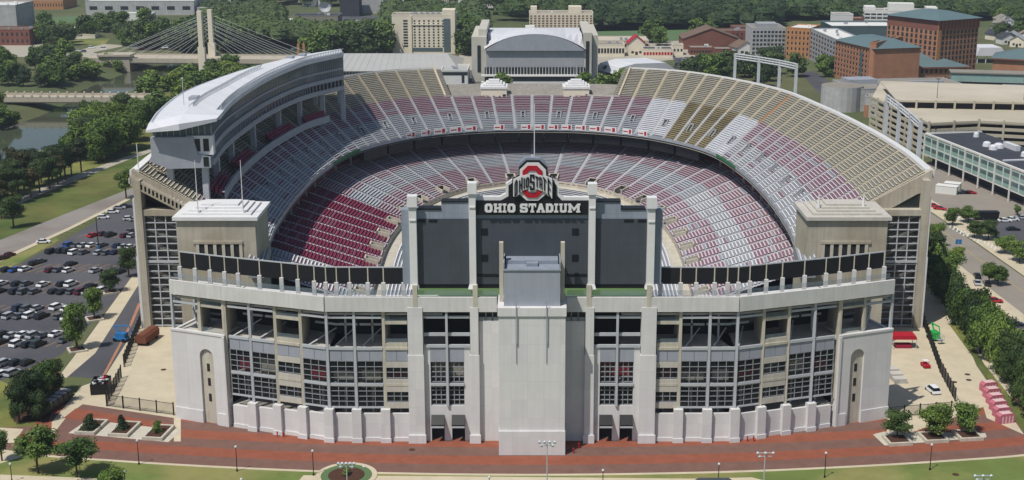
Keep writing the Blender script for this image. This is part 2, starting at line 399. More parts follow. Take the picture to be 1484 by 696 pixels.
sheet('street', [(-50, 72), (60, 78), (135, 84), (170, 88), (135, 76), (185, 66), (150, 64), (110, 74), (60, 72), (-50, 60)], .03, 'path')
sheet('street', [(860, 82), (1100, 80), (1100, 86), (860, 88)], .03, 'path')
sheet('parking_lot', [(975, 84), (1080, 80), (1084, 100), (985, 106)], .034, 'asphalt')
sheet('pavement', [(655, 102), (900, 102), (900, 132), (655, 130)], .02, 'asphalt')
sheet('pavement', [(665, 72), (1010, 58), (1010, 82), (870, 100), (665, 104)], .016, 'path')

sheet('park_paving', [(-30, 66), (40, 60), (105, 70), (120, 80), (60, 84), (-30, 80)], .04, 'path')
sheet('park_paving', [(82, 52), (125, 50), (130, 56), (90, 58)], .04, 'path')
sheet('park_lawn', [(88, 58), (160, 56), (150, 66), (92, 66)], .02, 'lawn')
sheet('parking_lot', [(490, 24), (560, 22), (560, 36), (490, 38)], .03, 'asphalt')
sheet('bank_scrub', [(205, 135), (262, 112), (330, 100), (400, 98), (400, 110), (330, 150), (215, 205), (130, 200), (125, 175)], .02, 'grass_wild')
# parking lines (joined paint marks, each a real thin strip)
g = G()
def pline(px, py, L=5.2, a=66, wd=.14):
    p = at(px, py); a = math.radians(a); e = Vector((math.cos(a), math.sin(a))) * L / 2; n = Vector((-e.y, e.x)).normalized() * wd
    g.poly([(*(p - e - n), .016), (*(p - e + n), .016), (*(p + e + n), .016), (*(p + e - n), .016)][::-1])
for y, x0, x1 in ((342, 118, 200), (359, 70, 200), (386, -20, 165), (392, -20, 170), (411, -20, 150), (422, -20, 130), (446, -20, 110), (457, -20, 105), (485, -20, 100), (498, -20, 92), (525, -20, 60), (540, -20, 50)):
    P0 = at(x0, y); P1 = at(x1, y); n = int((P1.x - P0.x) / 2.9)
    for i in range(n + 1):
        q = P0.lerp(P1, i / max(1, n)); a = math.radians(66); e = Vector((math.cos(a), math.sin(a))) * 2.7; nn = Vector((-e.y, e.x)).normalized() * .09
        g.poly([(*(q - e - nn), .016), (*(q + e - nn), .016), (*(q + e + nn), .016), (*(q - e + nn), .016)])
g.build('parking_lines', 'line_orange', kind='structure')
g = G()
for i in range(14):
    q = at(95 + i * 7, 352 - i * 4.2); e = Vector((math.cos(.05), math.sin(.05))) * 2.6
    g.poly([(q.x - e.x - 6, q.y - .1, .016), (q.x + e.x - 6, q.y - .1, .016), (q.x + e.x - 6, q.y + .1, .016), (q.x - e.x - 6, q.y + .1, .016)])
for i in range(10):
    q = at(1412 + i * 6, 432 + i * 5.4); g.poly([(q.x, q.y - .1, .02), (q.x + 5, q.y + 2.4, .02), (q.x + 5, q.y + 2.65, .02), (q.x, q.y + .15, .02)])
g.build('parking_lines', 'line_yellow', kind='structure')
g = G()
for a, b in (((1300, 278), (1400, 362)), ((1400, 362), (1500, 436))):
    A = at(*a); B = at(*b); n = Vector((-(B - A).y, (B - A).x)).normalized() * .12
    g.poly([(*(A - n), .018), (*(B - n), .018), (*(B + n), .018), (*(A + n), .018)])
g.build('road_line', 'line_yellow', kind='structure')
g = G()
for cx, cy in ((1372, 309), (1420, 350), (1382, 425), (1435, 460), (1375, 330), (1395, 340)):
    for i in range(5):
        q = at(cx + i * 5, cy + i * 3); g.poly([(q.x, q.y, .03), (q.x + .5, q.y - .2, .03), (q.x + 2.4, q.y + 4, .03), (q.x + 1.9, q.y + 4.2, .03)])
g.build('crossing_marks', 'line_white', kind='structure')

# ------------------------------------------------------------------ horseshoe bowl
stadium = empty('horseshoe_stadium', (0, 430, 0)); stadium.location = (0, 0, 0)
tag(stadium, 'horseshoe shaped open air stadium bowl of grey, maroon and tan bench rows', 'stadium')
Fh = [(71, 349), (72.7, 371), (73, 408), (70.5, 445), (63.5, 480), (45.5, 507.5), (22, 521.5), (0, 524)]
Rh = [(104.6, 349), (105.4, 375), (103.6, 411), (98.4, 454), (88.8, 499), (63.2, 540.6), (31.6, 554.4), (0, 556)]
Wh = [(44.5, 349), (45.5, 378), (46, 412), (43.8, 440), (38.5, 466), (28, 489), (14, 501.5), (0, 506)]
Bh = [(74, 349), (76.5, 378), (77, 411), (75.5, 447), (70, 487), (51, 519), (25, 536), (0, 541)]
def full(h):
    return spline(h + [(-x, y) for x, y in h[-2::-1]])   # t 0..14, east end -> north (7) -> west end (14)
FC, RC, WC, BC = full(Fh), full(Rh), full(Wh), full(Bh)
# section boundaries at equal spacing along the rim / wall
def divide(C, n):
    K = 700; acc = [0]; prev = C(0)
    for i in range(1, K + 1):
        p = C(14 * i / K); acc.append(acc[-1] + (p - prev).length); prev = p
    out = []; j = 0
    for s in range(n + 1):
        tgt = acc[-1] * s / n
        while j < K and acc[j + 1] < tgt - 1e-9: j += 1
        out.append(14 * (j + (tgt - acc[j]) / (acc[j + 1] - acc[j])) / K if j < K else 14)
    return out
bench_count = 0
def seating(A, B, zA, zB, rows, r0, r1, ta, tb, cf, sec_label, indiv, seglen=4, rowlift=0):
    """one wedge of stepped terrace between two aisles with its bench rows"""
    global bench_count
    rise = (zB - zA) / rows
    names = ['step_grey', 'step_maroon', 'step_red', 'step_tan', 'step_brown', 'step_white']
    g = G(); ts = [ta + (tb - ta) * k / seglen for k in range(seglen + 1)]
    PA = [A(t) for t in ts]; PB = [B(t) for t in ts]
    def P(k, r): return PA[k].lerp(PB[k], r / rows)
    bl = {}
    for r in range(r0, r1):
        z = zA + rise * (r + 1); si, bn = cf(r)
        if si < 2 and not indiv and random.random() < .16: si, bn = random.choice([(0, 'bench_grey'), (1, 'bench_maroon'), (0, bn)])
        if bn == 'bench_red' and random.random() < .2: si, bn = (1, 'bench_red')
        for k in range(seglen):
            a, b = P(k, r), P(k + 1, r); c, d_ = P(k + 1, r + 1), P(k, r + 1)
            g.poly([(a.x, a.y, z - rise), (b.x, b.y, z - rise), (b.x, b.y, z), (a.x, a.y, z)], si)
            g.poly([(a.x, a.y, z), (b.x, b.y, z), (c.x, c.y, z), (d_.x, d_.y, z)], si)
        bl[r] = (z, bn)
    o = g.build('seating_section', names, stadium)
    if sec_label: o['label'] = sec_label
    # benches: inset from both aisles
    W0 = (P(seglen, (r0 + r1) / 2) - P(0, (r0 + r1) / 2)).length; ins = min(.25, .75 / W0)
    groups = {}
    for r in range(r0, r1):
        z, bn = bl[r]
        if bn is None: continue
        pts = []
        for k in range(seglen + 1):
            u = ins + (1 - 2 * ins) * k / seglen; kk = u * seglen; i = min(seglen - 1, int(kk)); w_ = kk - i
            pts.append((PA[i].lerp(PA[i + 1], w_), PB[i].lerp(PB[i + 1], w_)))
        lo, hi = z + .34, z + .46
        gg = G() if indiv and bench_count < 300 else groups.setdefault(bn, G())
        for (a0, b0), (a1, b1) in zip(pts, pts[1:]):
            f0, f1 = (r + .42) / rows, (r + .86) / rows
            q = [a0.lerp(b0, f0), a1.lerp(b1, f0), a1.lerp(b1, f1), a0.lerp(b0, f1)]
            i = len(gg.v); gg.v += [(p.x, p.y, lo) for p in q] + [(p.x, p.y, hi) for p in q]
            for f in ((4, 5, 6, 7), (0, 1, 5, 4), (2, 3, 7, 6)): gg.f.append(tuple(i + j for j in f)); gg.mi.append(0)
        if indiv and bench_count < 300:
            gg.build('bench_row', bn, o); bench_count += 1
    for bn, gg in groups.items():
        gg.build('bench_rows', bn, o, kind='stuff')
    return o
def aisle(A, B, zA, zB, rows, r0, r1, t, name='aisle_stair', m='aisle'):
    rise = (zB - zA) / rows; a, b = A(t), B(t); e = (b - a).normalized(); n = Vector((-e.y, e.x)) * .62
    g = G()
    for r in range(r0, r1):
        z = zA + rise * (r + 1); p, q, h = a.lerp(b, r / rows), a.lerp(b, (r + 1) / rows), a.lerp(b, (r + .5) / rows)
        g.poly([(*(p - n), z + .03), (*(q - n), z + .03), (*(q + n), z + .03), (*(p + n), z + .03)])
        g.poly([(*(h - n), z + rise * .5), (*(q - n), z + rise * .5), (*(q + n), z + rise * .5), (*(h + n), z + rise * .5)])
        g.poly([(*(h - n), z), (*(h - n), z + rise * .5), (*(h + n), z + rise * .5), (*(h + n), z)])
        pm = p - e * .02; g.poly([(*(pm - n), z - rise), (*(pm - n), z + .03), (*(pm + n), z + .03), (*(pm + n), z - rise)])
    g.build(name, m, stadium)
UR, UZ0, UZ1 = 36, 22.7, 42.4
NU = 56
TU = divide(RC, NU)
TN0, TN1 = 5.72, 8.28      # north part of the upper deck stops lower
LIM = {}
def upcol(t):
    s = t - 7
    def cf(r):
        f = r / UR
        if f >= .53: return (3, 'bench_tan')
        if -3.0 < s < -2.3: return (4, 'bench_brown')
        if -2.3 <= s < -1.7: return (5, 'bench_white') if f > .02 else (0, 'bench_grey')
        if -3.3 < s <= -3.0: return (5, 'bench_white')
        if abs(s) < 1.75: return (1, 'bench_maroon') if f > .24 or (f > .1 and False) else (0, 'bench_grey')
        if s < 0:   # east
            return (1, 'bench_pink') if f > .27 else (0, 'bench_white')
        return (1, 'bench_maroon') if f > .3 else (0, 'bench_grey')
    return cf
for i in range(NU):
    ta, tb = TU[i], TU[i + 1]; tm = (ta + tb) / 2
    north = TN0 < tm < TN1
    seating(FC, RC, UZ0, UZ1, UR, 0, 19 if north else UR, ta, tb, upcol(tm), None, tm < 1.3, 3)
for i in range(NU + 1):
    t = TU[i]; north = TN0 < t < TN1
    aisle(FC, RC, UZ0, UZ1, UR, 0, 19, t, m='aisle')
    if not north: aisle(FC, RC, UZ0, UZ1, UR, 19, UR, t, m='brick_orange' if i == 14 else 'aisle_tan')
# short tongue of the deck that runs on south beside each tower
for s in (1, -1):
    A = spline([(68 * s, 326), (71 * s, 349)]); B = spline([(104.5 * s, 326), (107.5 * s, 349)])
    seating(A, B, UZ0, UZ1, UR, 0, 1, 0, 1, lambda r: (0, 'bench_grey'), None, False, 3) if False else None
    g = G(); k = 6
    for r in range(4):
        z = UZ0 + .547 * (r + 1); x0, x1 = 68 + r, 69 + r
        g.mesh8([(x0 * s, 326, 20), (x1 * s, 326, 20), ((x1 + 2.6) * s, 349, 20), ((x0 + 2.6) * s, 349, 20), (x0 * s, 326, z), (x1 * s, 326, z), ((x1 + 2.6) * s, 349, z), ((x0 + 2.6) * s, 349, z)])
    o = g.build('seating_section', 'step_grey', stadium)
    for r in range(4):
        z = UZ0 + .547 * (r + 1); g = G(); x0 = 68.4 + r
        g.mesh8([(x0 * s, 326.3, z + .34), ((x0 + .42) * s, 326.3, z + .34), ((x0 + 3.0) * s, 349, z + .34), ((x0 + 2.6) * s, 349, z + .34), (x0 * s, 326.3, z + .46), ((x0 + .42) * s, 326.3, z + .46), ((x0 + 3.0) * s, 349, z + .46), ((x0 + 2.6) * s, 349, z + .46)])
        g.build('bench_row', 'bench_grey', o)
LR, LZ0, LZ1 = 30, 5, 15.2
NL = 44
TL = divide(WC, NL)
def lowcol(t):
    s = t - 7
    def cf(r):
        f = r / LR
        if 3.95 < s < 6.05 and .03 < f < .97: return (2, 'bench_red')
        if s >= 6.05: return (1, 'bench_white') if .3 < f < .75 else (0, 'bench_grey')
        if s < -3.4:
            return (1, 'bench_pink') if f > .62 or f < .36 else (0, 'bench_white')
        if f > .62 or f < .34: return (1, 'bench_maroon')
        return (0, 'bench_grey')
    return cf
for i in range(NL):
    ta, tb = TL[i], TL[i + 1]; tm = (ta + tb) / 2
    seating(WC, BC, LZ0, LZ1, LR, 0, LR, ta, tb, lowcol(tm), None, False, 3)
for i in range(NL + 1): aisle(WC, BC, LZ0, LZ1, LR, 0, LR, TL[i])
# extra lower terrace south of the horseshoe ends and inner ring
def off(C, D, t, k): return C(t) + (C(t) - D(t)).normalized() * k
TT = [14 * i / 112 for i in range(113)]
def strip(name, fa, fb, za, zb, m, ts=TT, parent=stadium, **kw):
    g = G()
    for t0, t1 in zip(ts, ts[1:]):
        a0, a1, b0, b1 = fa(t0), fa(t1), fb(t0), fb(t1)
        g.poly([(a0.x, a0.y, za), (a1.x, a1.y, za), (b1.x, b1.y, zb), (b0.x, b0.y, zb)])
    return g.build(name, m, parent, **kw)
strip('inner_wall', WC, WC, 4.0, 5.9, 'tan_concrete')
strip('walkway', lambda t: off(WC, BC, t, 3.4), WC, 4.0, 4.0, 'tan_concrete')
for s0, s1, nrow in ((3.4, 11.4, 8),):
    g = G(); gb = G()
    for t0, t1 in zip(TT, TT[1:]):
        for r in range(nrow):
            z = 3.9 - r * .42
            a0, a1, b0, b1 = off(WC, BC, t0, s0 + r), off(WC, BC, t1, s0 + r), off(WC, BC, t0, s0 + r + 1), off(WC, BC, t1, s0 + r + 1)
            g.poly([(a0.x, a0.y, z), (a1.x, a1.y, z), (b1.x, b1.y, z), (b0.x, b0.y, z)]); g.poly([(b0.x, b0.y, z - .42), (b1.x, b1.y, z - .42), (b1.x, b1.y, z), (b0.x, b0.y, z)])
            c0, c1 = a0.lerp(b0, .15), a1.lerp(b1, .15); e0, e1 = a0.lerp(b0, .6), a1.lerp(b1, .6)
            gb.poly([(c0.x, c0.y, z + .4), (c1.x, c1.y, z + .4), (e1.x, e1.y, z + .4), (e0.x, e0.y, z + .4)])
    o = g.build('lower_terrace', 'step_grey', stadium); gb.build('bench_rows', 'bench_white', o, kind='stuff')
sheet('playing_field', [(-36, 290), (36, 290), (36, 490), (-36, 490)], .06, 'field', px=False)
# upper deck fascia, soffit, back wall of lower level, rim parapet, outside wall
strip('fascia', FC, FC, 21.9, 23.2, 'panel_light')
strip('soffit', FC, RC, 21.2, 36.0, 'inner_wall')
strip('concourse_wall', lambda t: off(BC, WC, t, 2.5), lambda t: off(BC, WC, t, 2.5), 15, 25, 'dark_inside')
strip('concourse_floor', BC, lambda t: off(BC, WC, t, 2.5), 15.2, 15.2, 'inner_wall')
strip('concourse_rail', lambda t: off(BC, WC, t, .1), lambda t: off(BC, WC, t, .1), 15.2, 16.2, 'maroon_paint', ts=[t for t in TT if 2 < t < 12])
def rimz(t): return 42.4 if not (TN0 < t < TN1) else 33.0
def rimp(t, k=0):
    f = 1.0 if not (TN0 < t < TN1) else 19 / 36
    p = FC(t).lerp(RC(t), f); return p + (RC(t) - FC(t)).normalized() * k
for lo, hi, nm in ((0, TN0, 'parapet'), (TN0 + 1e-4, TN1 - 1e-4, 'parapet'), (TN1, 14, 'parapet')):
    g = G(); n = 40; ts = [lo + (hi - lo) * i / n for i in range(n + 1)]
    mid = (lo + hi) / 2; z = rimz(mid)
    wdt = 2.6 if z > 40 else .6
    hgt = 1.0
    for t0, t1 in zip(ts, ts[1:]):
        a, b, c, d_ = rimp(t0), rimp(t1), rimp(t1, wdt), rimp(t0, wdt)
        g.mesh8([(*a, z - 1), (*b, z - 1), (*c, z - 1.6), (*d_, z - 1.6), (*a, z + hgt), (*b, z + hgt), (*c, z + hgt * .55), (*d_, z + hgt * .55)])
    g.build(nm, 'white_trim' if z > 40 else 'pale_concrete', stadium)
    g = G()
    for t0, t1 in zip(ts, ts[1:]):
        c, d_ = rimp(t1, -.1), rimp(t0, -.1); g.poly([(*c, 0), (*d_, 0), (*d_, z - 1), (*c, z - 1)])
    g.build('outer_wall', 'old_concrete', stadium)
# cut ends of the high deck where the north part steps down
for t, s in ((TN0, 1), (TN1, -1)):
    a = FC(t).lerp(RC(t), 19 / 36); b = RC(t); g = G()
    for k in range(17):
        p, q = a.lerp(b, k / 17), a.lerp(b, (k + 1) / 17); z = 33.1 + .547 * (k + 1)
        g.poly([(*p, 28), (*q, 28), (*q, z), (*p, z)])
    g.build('deck_end_wall', 'old_concrete', stadium)
    g = G(); n = Vector((1 if s > 0 else -1, 0)) * .35
    g.mesh8([(*(a - n), 33.2), (*(b - n), 42.6), (*(b + n), 42.6), (*(a + n), 33.2), (*(a - n), 34.3), (*(b - n), 43.7), (*(b + n), 43.7), (*(a + n), 34.3)])
    g.build('deck_end_rail', 'aisle_tan', stadium)
# honour plaques on the fascia, north arc
for i in range(17):
    t = 5.05 + i * 0.245
    if 7.15 < t < 7.85 and i % 2: continue
    p, q = FC(t), FC(t + .19 if abs(t - 7) < 1.6 else t + .15); e = (FC(t) - RC(t)).normalized() * .12
    pl = G(); pl.mesh8([(*(p), 22.3), (*(q), 22.3), (*(q + e), 22.3), (*(p + e), 22.3), (*p, 24.5), (*q, 24.5), (*(q + e), 24.5), (*(p + e), 24.5)])
    po = pl.build('honour_plaque', 'white_trim', stadium)
    g = G(); e2 = e * 1.4; a, b = p.lerp(q, .12), p.lerp(q, .34); g.mesh8([(*a, 22.7), (*b, 22.7), (*(b + e2), 22.7), (*(a + e2), 22.7), (*a, 24.25), (*b, 24.25), (*(b + e2), 24.25), (*(a + e2), 24.25)])
    a, b = p.lerp(q, .45), p.lerp(q, .92); g.mesh8([(*a, 23.2), (*b, 23.2), (*(b + e2), 23.2), (*(a + e2), 23.2), (*a, 23.6), (*b, 23.6), (*(b + e2), 23.6), (*(a + e2), 23.6)])
    g.build('number', 'red_paint', po)
for t0, t1 in ((3.15, 3.75), (9.95, 10.7)):
    strip('green_fascia_pad', lambda t: off(FC, RC, t, .15), lambda t: off(FC, RC, t, .15), 21.95, 23.15, 'green_pad', ts=[t0 + (t1 - t0) * i / 8 for i in range(9)])
# suites under the overhang at the north end
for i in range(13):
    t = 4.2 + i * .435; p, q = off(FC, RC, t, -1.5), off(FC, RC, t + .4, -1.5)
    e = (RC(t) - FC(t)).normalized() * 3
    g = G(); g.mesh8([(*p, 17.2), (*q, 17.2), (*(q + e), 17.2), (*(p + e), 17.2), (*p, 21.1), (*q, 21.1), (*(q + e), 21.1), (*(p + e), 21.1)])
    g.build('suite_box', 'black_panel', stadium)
g = None
for i in range(40):
    t = .2 + i * .345; p = off(BC, WC, t, -.3); g = G(); g.box(p.x - .35, p.x + .35, p.y - .35, p.y + .35, 15.2, 24); g.build('column', 'pale_concrete', stadium)
# vomitories
def vomitory(A, B, zA, zB, rows, t, r, w=1.9, dep=4.2, m='tan_concrete', up=1.9):
    rise = (zB - zA) / rows; a, b = A(t), B(t); e = (b - a).normalized(); n = Vector((-e.y, e.x))
    p = a.lerp(b, r / rows); z = zA + rise * r; g = G(); slope = (zB - zA) / (b - a).length
    for s in (-1, 1):
        c0 = p + n * s * w; c1 = p + n * s * (w - .45); f0, f1 = c0 + e * dep, c1 + e * dep
        g.mesh8([(*c0, z - .6), (*c1, z - .6), (*f1, z + .3), (*f0, z + .3), (*c0, z + up), (*c1, z + up), (*f1, z + dep * slope + 1.6), (*f0, z + dep * slope + 1.6)], 0)
    q0, q1 = p + e * (dep - .5) - n * w, p + e * (dep - .5) + n * w; ee = e * .5
    g.mesh8([(*q0, z), (*q1, z), (*(q1 + ee), z), (*(q0 + ee), z), (*q0, z + dep * slope + 1.6), (*q1, z + dep * slope + 1.6), (*(q1 + ee), z + dep * slope + 1.6), (*(q0 + ee), z + dep * slope + 1.6)], 0)
    o = g.build('vomitory', m, stadium)
    g = G(); q0, q1 = p + e * (dep - .54) - n * (w - .5), p + e * (dep - .54) + n * (w - .5); ee = e * .03
    g.mesh8([(*q0, z), (*q1, z), (*(q1 + ee), z), (*(q0 + ee), z), (*q0, z + 2.6), (*q1, z + 2.6), (*(q1 + ee), z + 2.6), (*(q0 + ee), z + 2.6)])
    g.poly([(*(p - n * (w - .5)), z + .62), (*(p + n * (w - .5)), z + .62), (*(p + n * (w - .5) + e * (dep - .5)), z + .62 + dep * slope * .7), (*(p - n * (w - .5) + e * (dep - .5)), z + .62 + dep * slope * .7)])
    g.build('opening', 'dark_inside', o)
for i in range(1, NL, 2): vomitory(WC, BC, LZ0, LZ1, LR, (TL[i]), .5)
for i in range(2, NU - 1, 2): vomitory(FC, RC, UZ0, UZ1, UR, (TU[i] + TU[i + 1]) / 2, 5.5, 1.0, 2.8, 'step_grey', .9)

# stepped little towers on the north rim
for cx in (-15.5, 18.0):
    Yb = 546; g = G(); g.box(cx - 5.2, cx + 5.2, Yb - 6, Yb + 4, 26, 36.2); tw = g.build('rim_tower', 'cream', stadium)
    for k in range(4):
        g = G(); q = 5.5 - k * 1.1; g.box(cx - q, cx + q, Yb - 6.3 + k, Yb + 4 - k, 36.2 + k * .8, 37.0 + k * .8); g.build('roof_step', 'white_trim', tw)
    g = G()
    for u in (-2.4, 0, 2.4): g.box(cx + u - .35, cx + u + .35, Yb - 6.06, Yb - 5.9, 31.6, 33.4)
    g.box(cx + 3.6, cx + 4.9, Yb - 6.06, Yb - 5.9, 31, 34)
    g.build('window', 'dark_inside', tw); g = G(); g.tube((cx, Yb, 39), (cx, Yb, 45), .12); g.build('flagpole', 'white_steel', tw)

# south ends of the horseshoe: raker wall, glazed stair shaft, tower
for s in (1, -1):
    X = lambda x: x * s
    side = 'west' if s < 0 else 'east'
    g = G()   # raker beam
    g.vprism([(X(106.2), 43.5), (X(106.2), 38.0), (X(102.5), 36.8), (X(93), 31.2), (X(90.0), 31.2), (X(90.0), 34.3)][::s], 347.6, 349.4)
    g.build('raker_beam', 'old_concrete', stadium)
    if s < 0:
        g = G()
        for k in range(15):
            x = 92.0 + k; z = 33.3 + .547 * k
            g.box(X(x), X(x + .5), 345.4, 346.3, z - .8, z + .6); g.box(X(x + .1), X(x + .6), 346.8, 347.7, z - .8, z + .9)
        g.build('raker_steps', 'white_wall', stadium)
        g = G(); g.vprism([(X(106.2), 42.2), (X(106.2), 39.6), (X(91.2), 31.2), (X(91.2), 33.4)], 345.4, 347.6); g.build('raker_ledge', 'old_concrete', stadium)
    for x0, x1, z1, nm in ((103.5, 105.4, 41, 'outer_column'), (93.0, 94.6, 33, 'inner_column')):
        g = G(); g.box(X(x0), X(x1), 345.2, 349.2, 0, z1); g.build(nm, 'old_concrete', stadium)
    g = G(); g.box(X(105.4), X(106.1), 345.4, 349, 0, 20); g.box(X(105.4), X(105.9), 345.4, 349, 20.002, 36); g.build('outer_fin', 'white_wall', stadium)
    g = G(); g.box(X(94.6), X(103.5), 345.6, 349, 31.4, 33); g.build('cross_beam', 'old_concrete', stadium)
    if s > 0:
        g = G(); g.vprism([(X(103.9), 33), (X(103.9), 37.4), (X(95.5), 33)], 348, 348.3); g.build('gable_window', 'glass_dark', stadium)
    shaft = G(); shaft.box(X(94.7), X(103.4), 349, 352, 0, 31.4); sh = shaft.build('stair_shaft', 'inner_wall', stadium)
    g = G(); g.box(X(94.8), X(103.4), 346.5, 346.56, .3, 31.3); g.build('glazing', 'glass_thin', sh)
    g = G()
    for k in range(4): x = 94.7 + k * 2.85; g.box(X(x), X(x + .28), 346.1, 346.45, 0, 31.4)
    for k in range(17): z = .4 + k * 1.92; g.box(X(94.98), X(103.4), 346.15, 346.43, z, z + .24)
    g.build('mullions', 'white_steel', sh)
    g = G(); g.box(X(94.7), X(103.5), 345.9, 346.1, 18.3, 19.0); g.build('transfer_beam', 'white_steel', sh)
    g = G()
    for k in range(8):
        z = 1 + k * 3.84; g.mesh8([(X(95), 346.6, z), (X(103), 346.6, z + 3), (X(103), 348, z + 3), (X(95), 348, z), (X(95), 346.6, z + .5), (X(103), 346.6, z + 3.5), (X(103), 348, z + 3.5), (X(95), 348, z + .5)])
    g.build('stair_flight', 'pale_concrete', sh)
    # tower box
    tw = empty('tower', (0, 0, 0)); tw.parent = stadium
    g = G(); zt = 34.4
    g.box(X(70.2), X(90.2), 329.0, 345.2, 0, zt)
    g.box(X(73.6), X(86.2), 328.6, 329.0, 28.2, 28.9); g.build('tower_wall', 'old_concrete', tw)
    g = G()
    for k in range(5): x = 74.6 + k * 2.2; g.box(X(x), X(x + 1.35), 328.96, 329.02, 22, 28.0)
    g.build('window_opening', 'dark_inside', tw)
    g = G()
    for k in range(6): x = 73.75 + k * 2.2; g.box(X(x), X(x + .8), 328.7, 328.96, 22, 28.2)
    g.build('pier', 'tan_concrete', tw)
    g = G(); g.box(X(69.4), X(91.0), 328.2, 345.6, zt, zt + .9); g.build('roof_slab', 'white_trim' if s < 0 else 'pale_concrete', tw)
    for k in range(4):
        q = 1.2 + k * 1.35; z = zt + .9 + k * .5
        g = G(); g.box(X(70.2 + q), X(90.2 - q), 329 + q, 345 - q, z, z + .5); g.build('roof_step', 'white_trim' if s < 0 else 'pale_concrete', tw)
    g = G()
    for px_ in ((73.5, 85.0) if s < 0 else ()):
        g.tube((X(px_), 331, zt + 1), (X(px_), 331, zt + 15), .16, .08); g.tube((X(px_), 331, zt + 1), (X(px_), 331, zt + 2), .5, .2)
    if s > 0:
        for px_ in (73.5, 85.0): g.tube((X(px_), 334, zt + 2), (X(px_), 334, zt + 6), .45, .06)
    g.build('flagpole', 'white_trim', tw)
    if s < 0:
        g = G(); g.tube((X(105), 350, 42), (X(105), 350, 50), .12); g.build('flagpole', 'white_trim', stadium)
# stadium light racks standing on the rim, east
for (a, b, top, nn) in ((( 1073, 132), (1163, 155), 78, 4), ((1295, 215), (1350, 250), 146, 4)):
    pass
def rack(t0, t1, h0, h1, label, n=4):
    r = empty('floodlight_rack'); tag(r, label, 'floodlight rack')
    pts = [rimp(t0 + (t1 - t0) * i / (n - 1), 3.4) for i in range(n)]
    for i, p in enumerate(pts):
        g = G(); g.box(p.x - .5, p.x + .5, p.y - .5, p.y + .5, 30, h0 + (h1 - h0) * i / (n - 1) + 1.9); g.build('post', 'white_steel', r)
    g = G()
    for j, (p, q) in enumerate(zip(pts, pts[1:])):
        ha, hb = h0 + (h1 - h0) * j / (n - 1), h0 + (h1 - h0) * (j + 1) / (n - 1)
        for dz in (0, .9, 1.8): g.tube((p.x, p.y, ha + dz), (q.x, q.y, hb + dz), .28, n=4)
        for k in range(7):
            a = p.lerp(q, k / 6); hh = ha + (hb - ha) * k / 6; g.tube((a.x, a.y, hh), (a.x, a.y, hh + 1.9), .14, n=4)
    g.build('truss', 'white_steel', r)
rack(3.68, 4.5, 51.5, 50.5, 'white steel floodlight rack above the east rim near the north bend')
rack(.83, 1.78, 50.5, 53.0, 'white steel floodlight rack above the east rim beside the parking garage')

# ------------------------------------------------------------------ press box on the west rim
pb = empty('press_box'); tag(pb, 'long curved white and glass press box above the west stand', 'press box')
PI_ = spline([(-86.5, 356), (-88.2, 378), (-88.2, 400), (-86.8, 430), (-83, 458), (-78.5, 474), (-69.5, 493)])
PO_ = spline([(-102.0, 355), (-105.3, 378), (-107, 410), (-103.5, 440), (-97, 470), (-88, 493), (-74, 512)])
TP = [6 * i / 60 for i in range(61)]
def pstrip(g, fa, fb, za, zb, ts=TP, m=0):
    for t0, t1 in zip(ts, ts[1:]):
        a0, a1, b0, b1 = fa(t0), fa(t1), fb(t0), fb(t1)
        g.poly([(*a0, za), (*a1, za), (*b1, zb), (*b0, zb)], m)
def pin(k): return lambda t: PI_(t) + (PI_(t) - PO_(t)).normalized() * k
def pslab(name, k, z0, z1, m, ts=TP, back=0):
    g = G()
    pstrip(g, pin(k), pin(k), z0, z1, ts); pstrip(g, pin(k), lambda t: pin(k)(t).lerp(PO_(t), .9), z1, z1, ts); pstrip(g, pin(k), lambda t: pin(k)(t).lerp(PO_(t), .9), z0, z0, ts)
    for t in (ts[0], ts[-1]):
        a, b = pin(k)(t), PO_(t); g.poly([(*a, z0), (*b, z0), (*b, z1), (*a, z1)])
    return g.build(name, m, pb)
pslab('floor_band', 0.4, 43.0, 44.6, 'panel_light')
pslab('window_band', -.5, 44.6, 46.9, 'glass_dark')
pslab('floor_band', .3, 46.9, 48.3, 'panel_light')
pslab('window_band', -.4, 48.3, 50.6, 'glass_blue')
pslab('floor_band', .1, 50.6, 51.2, 'panel_light')
pslab('window_band', -.2, 51.2, 55.0, 'glass_blue')
g = G()
for i in range(110):
    t = 6 * i / 109; a = pin(0)(t)
    g.box(a.x - .05, a.x + .05, a.y - .05, a.y + .05, 48.3, 55.0)
    if i % 2 == 0: g.box(a.x - .2, a.x + .2, a.y - .2, a.y + .2, 44.6, 46.9)
g.build('mullions', 'mullion_grey', pb)
# roof: gently folded white sheet with thick inner fascia
g = G()
rin = lambda t: pin(2.6)(t); rmid = lambda t: PI_(t).lerp(PO_(t), .45); rout = lambda t: PO_(t) + (PO_(t) - PI_(t)).normalized() * .8
TR = [-.0] + TP
pstrip(g, rin, rmid, 56.6, 57.0); pstrip(g, rmid, rout, 57.0, 54.6); pstrip(g, rin, rin, 55.4, 56.6); pstrip(g, rin, rout, 55.4, 53.8); pstrip(g, rout, rout, 53.8, 54.6)
a, b, c = rin(0), rmid(0), rout(0)
v = Vector((.6, -4.5))
g.poly([(*a, 55.4), (*a, 56.6), (*b, 57.0), (*c, 54.6), (*c, 53.8)])
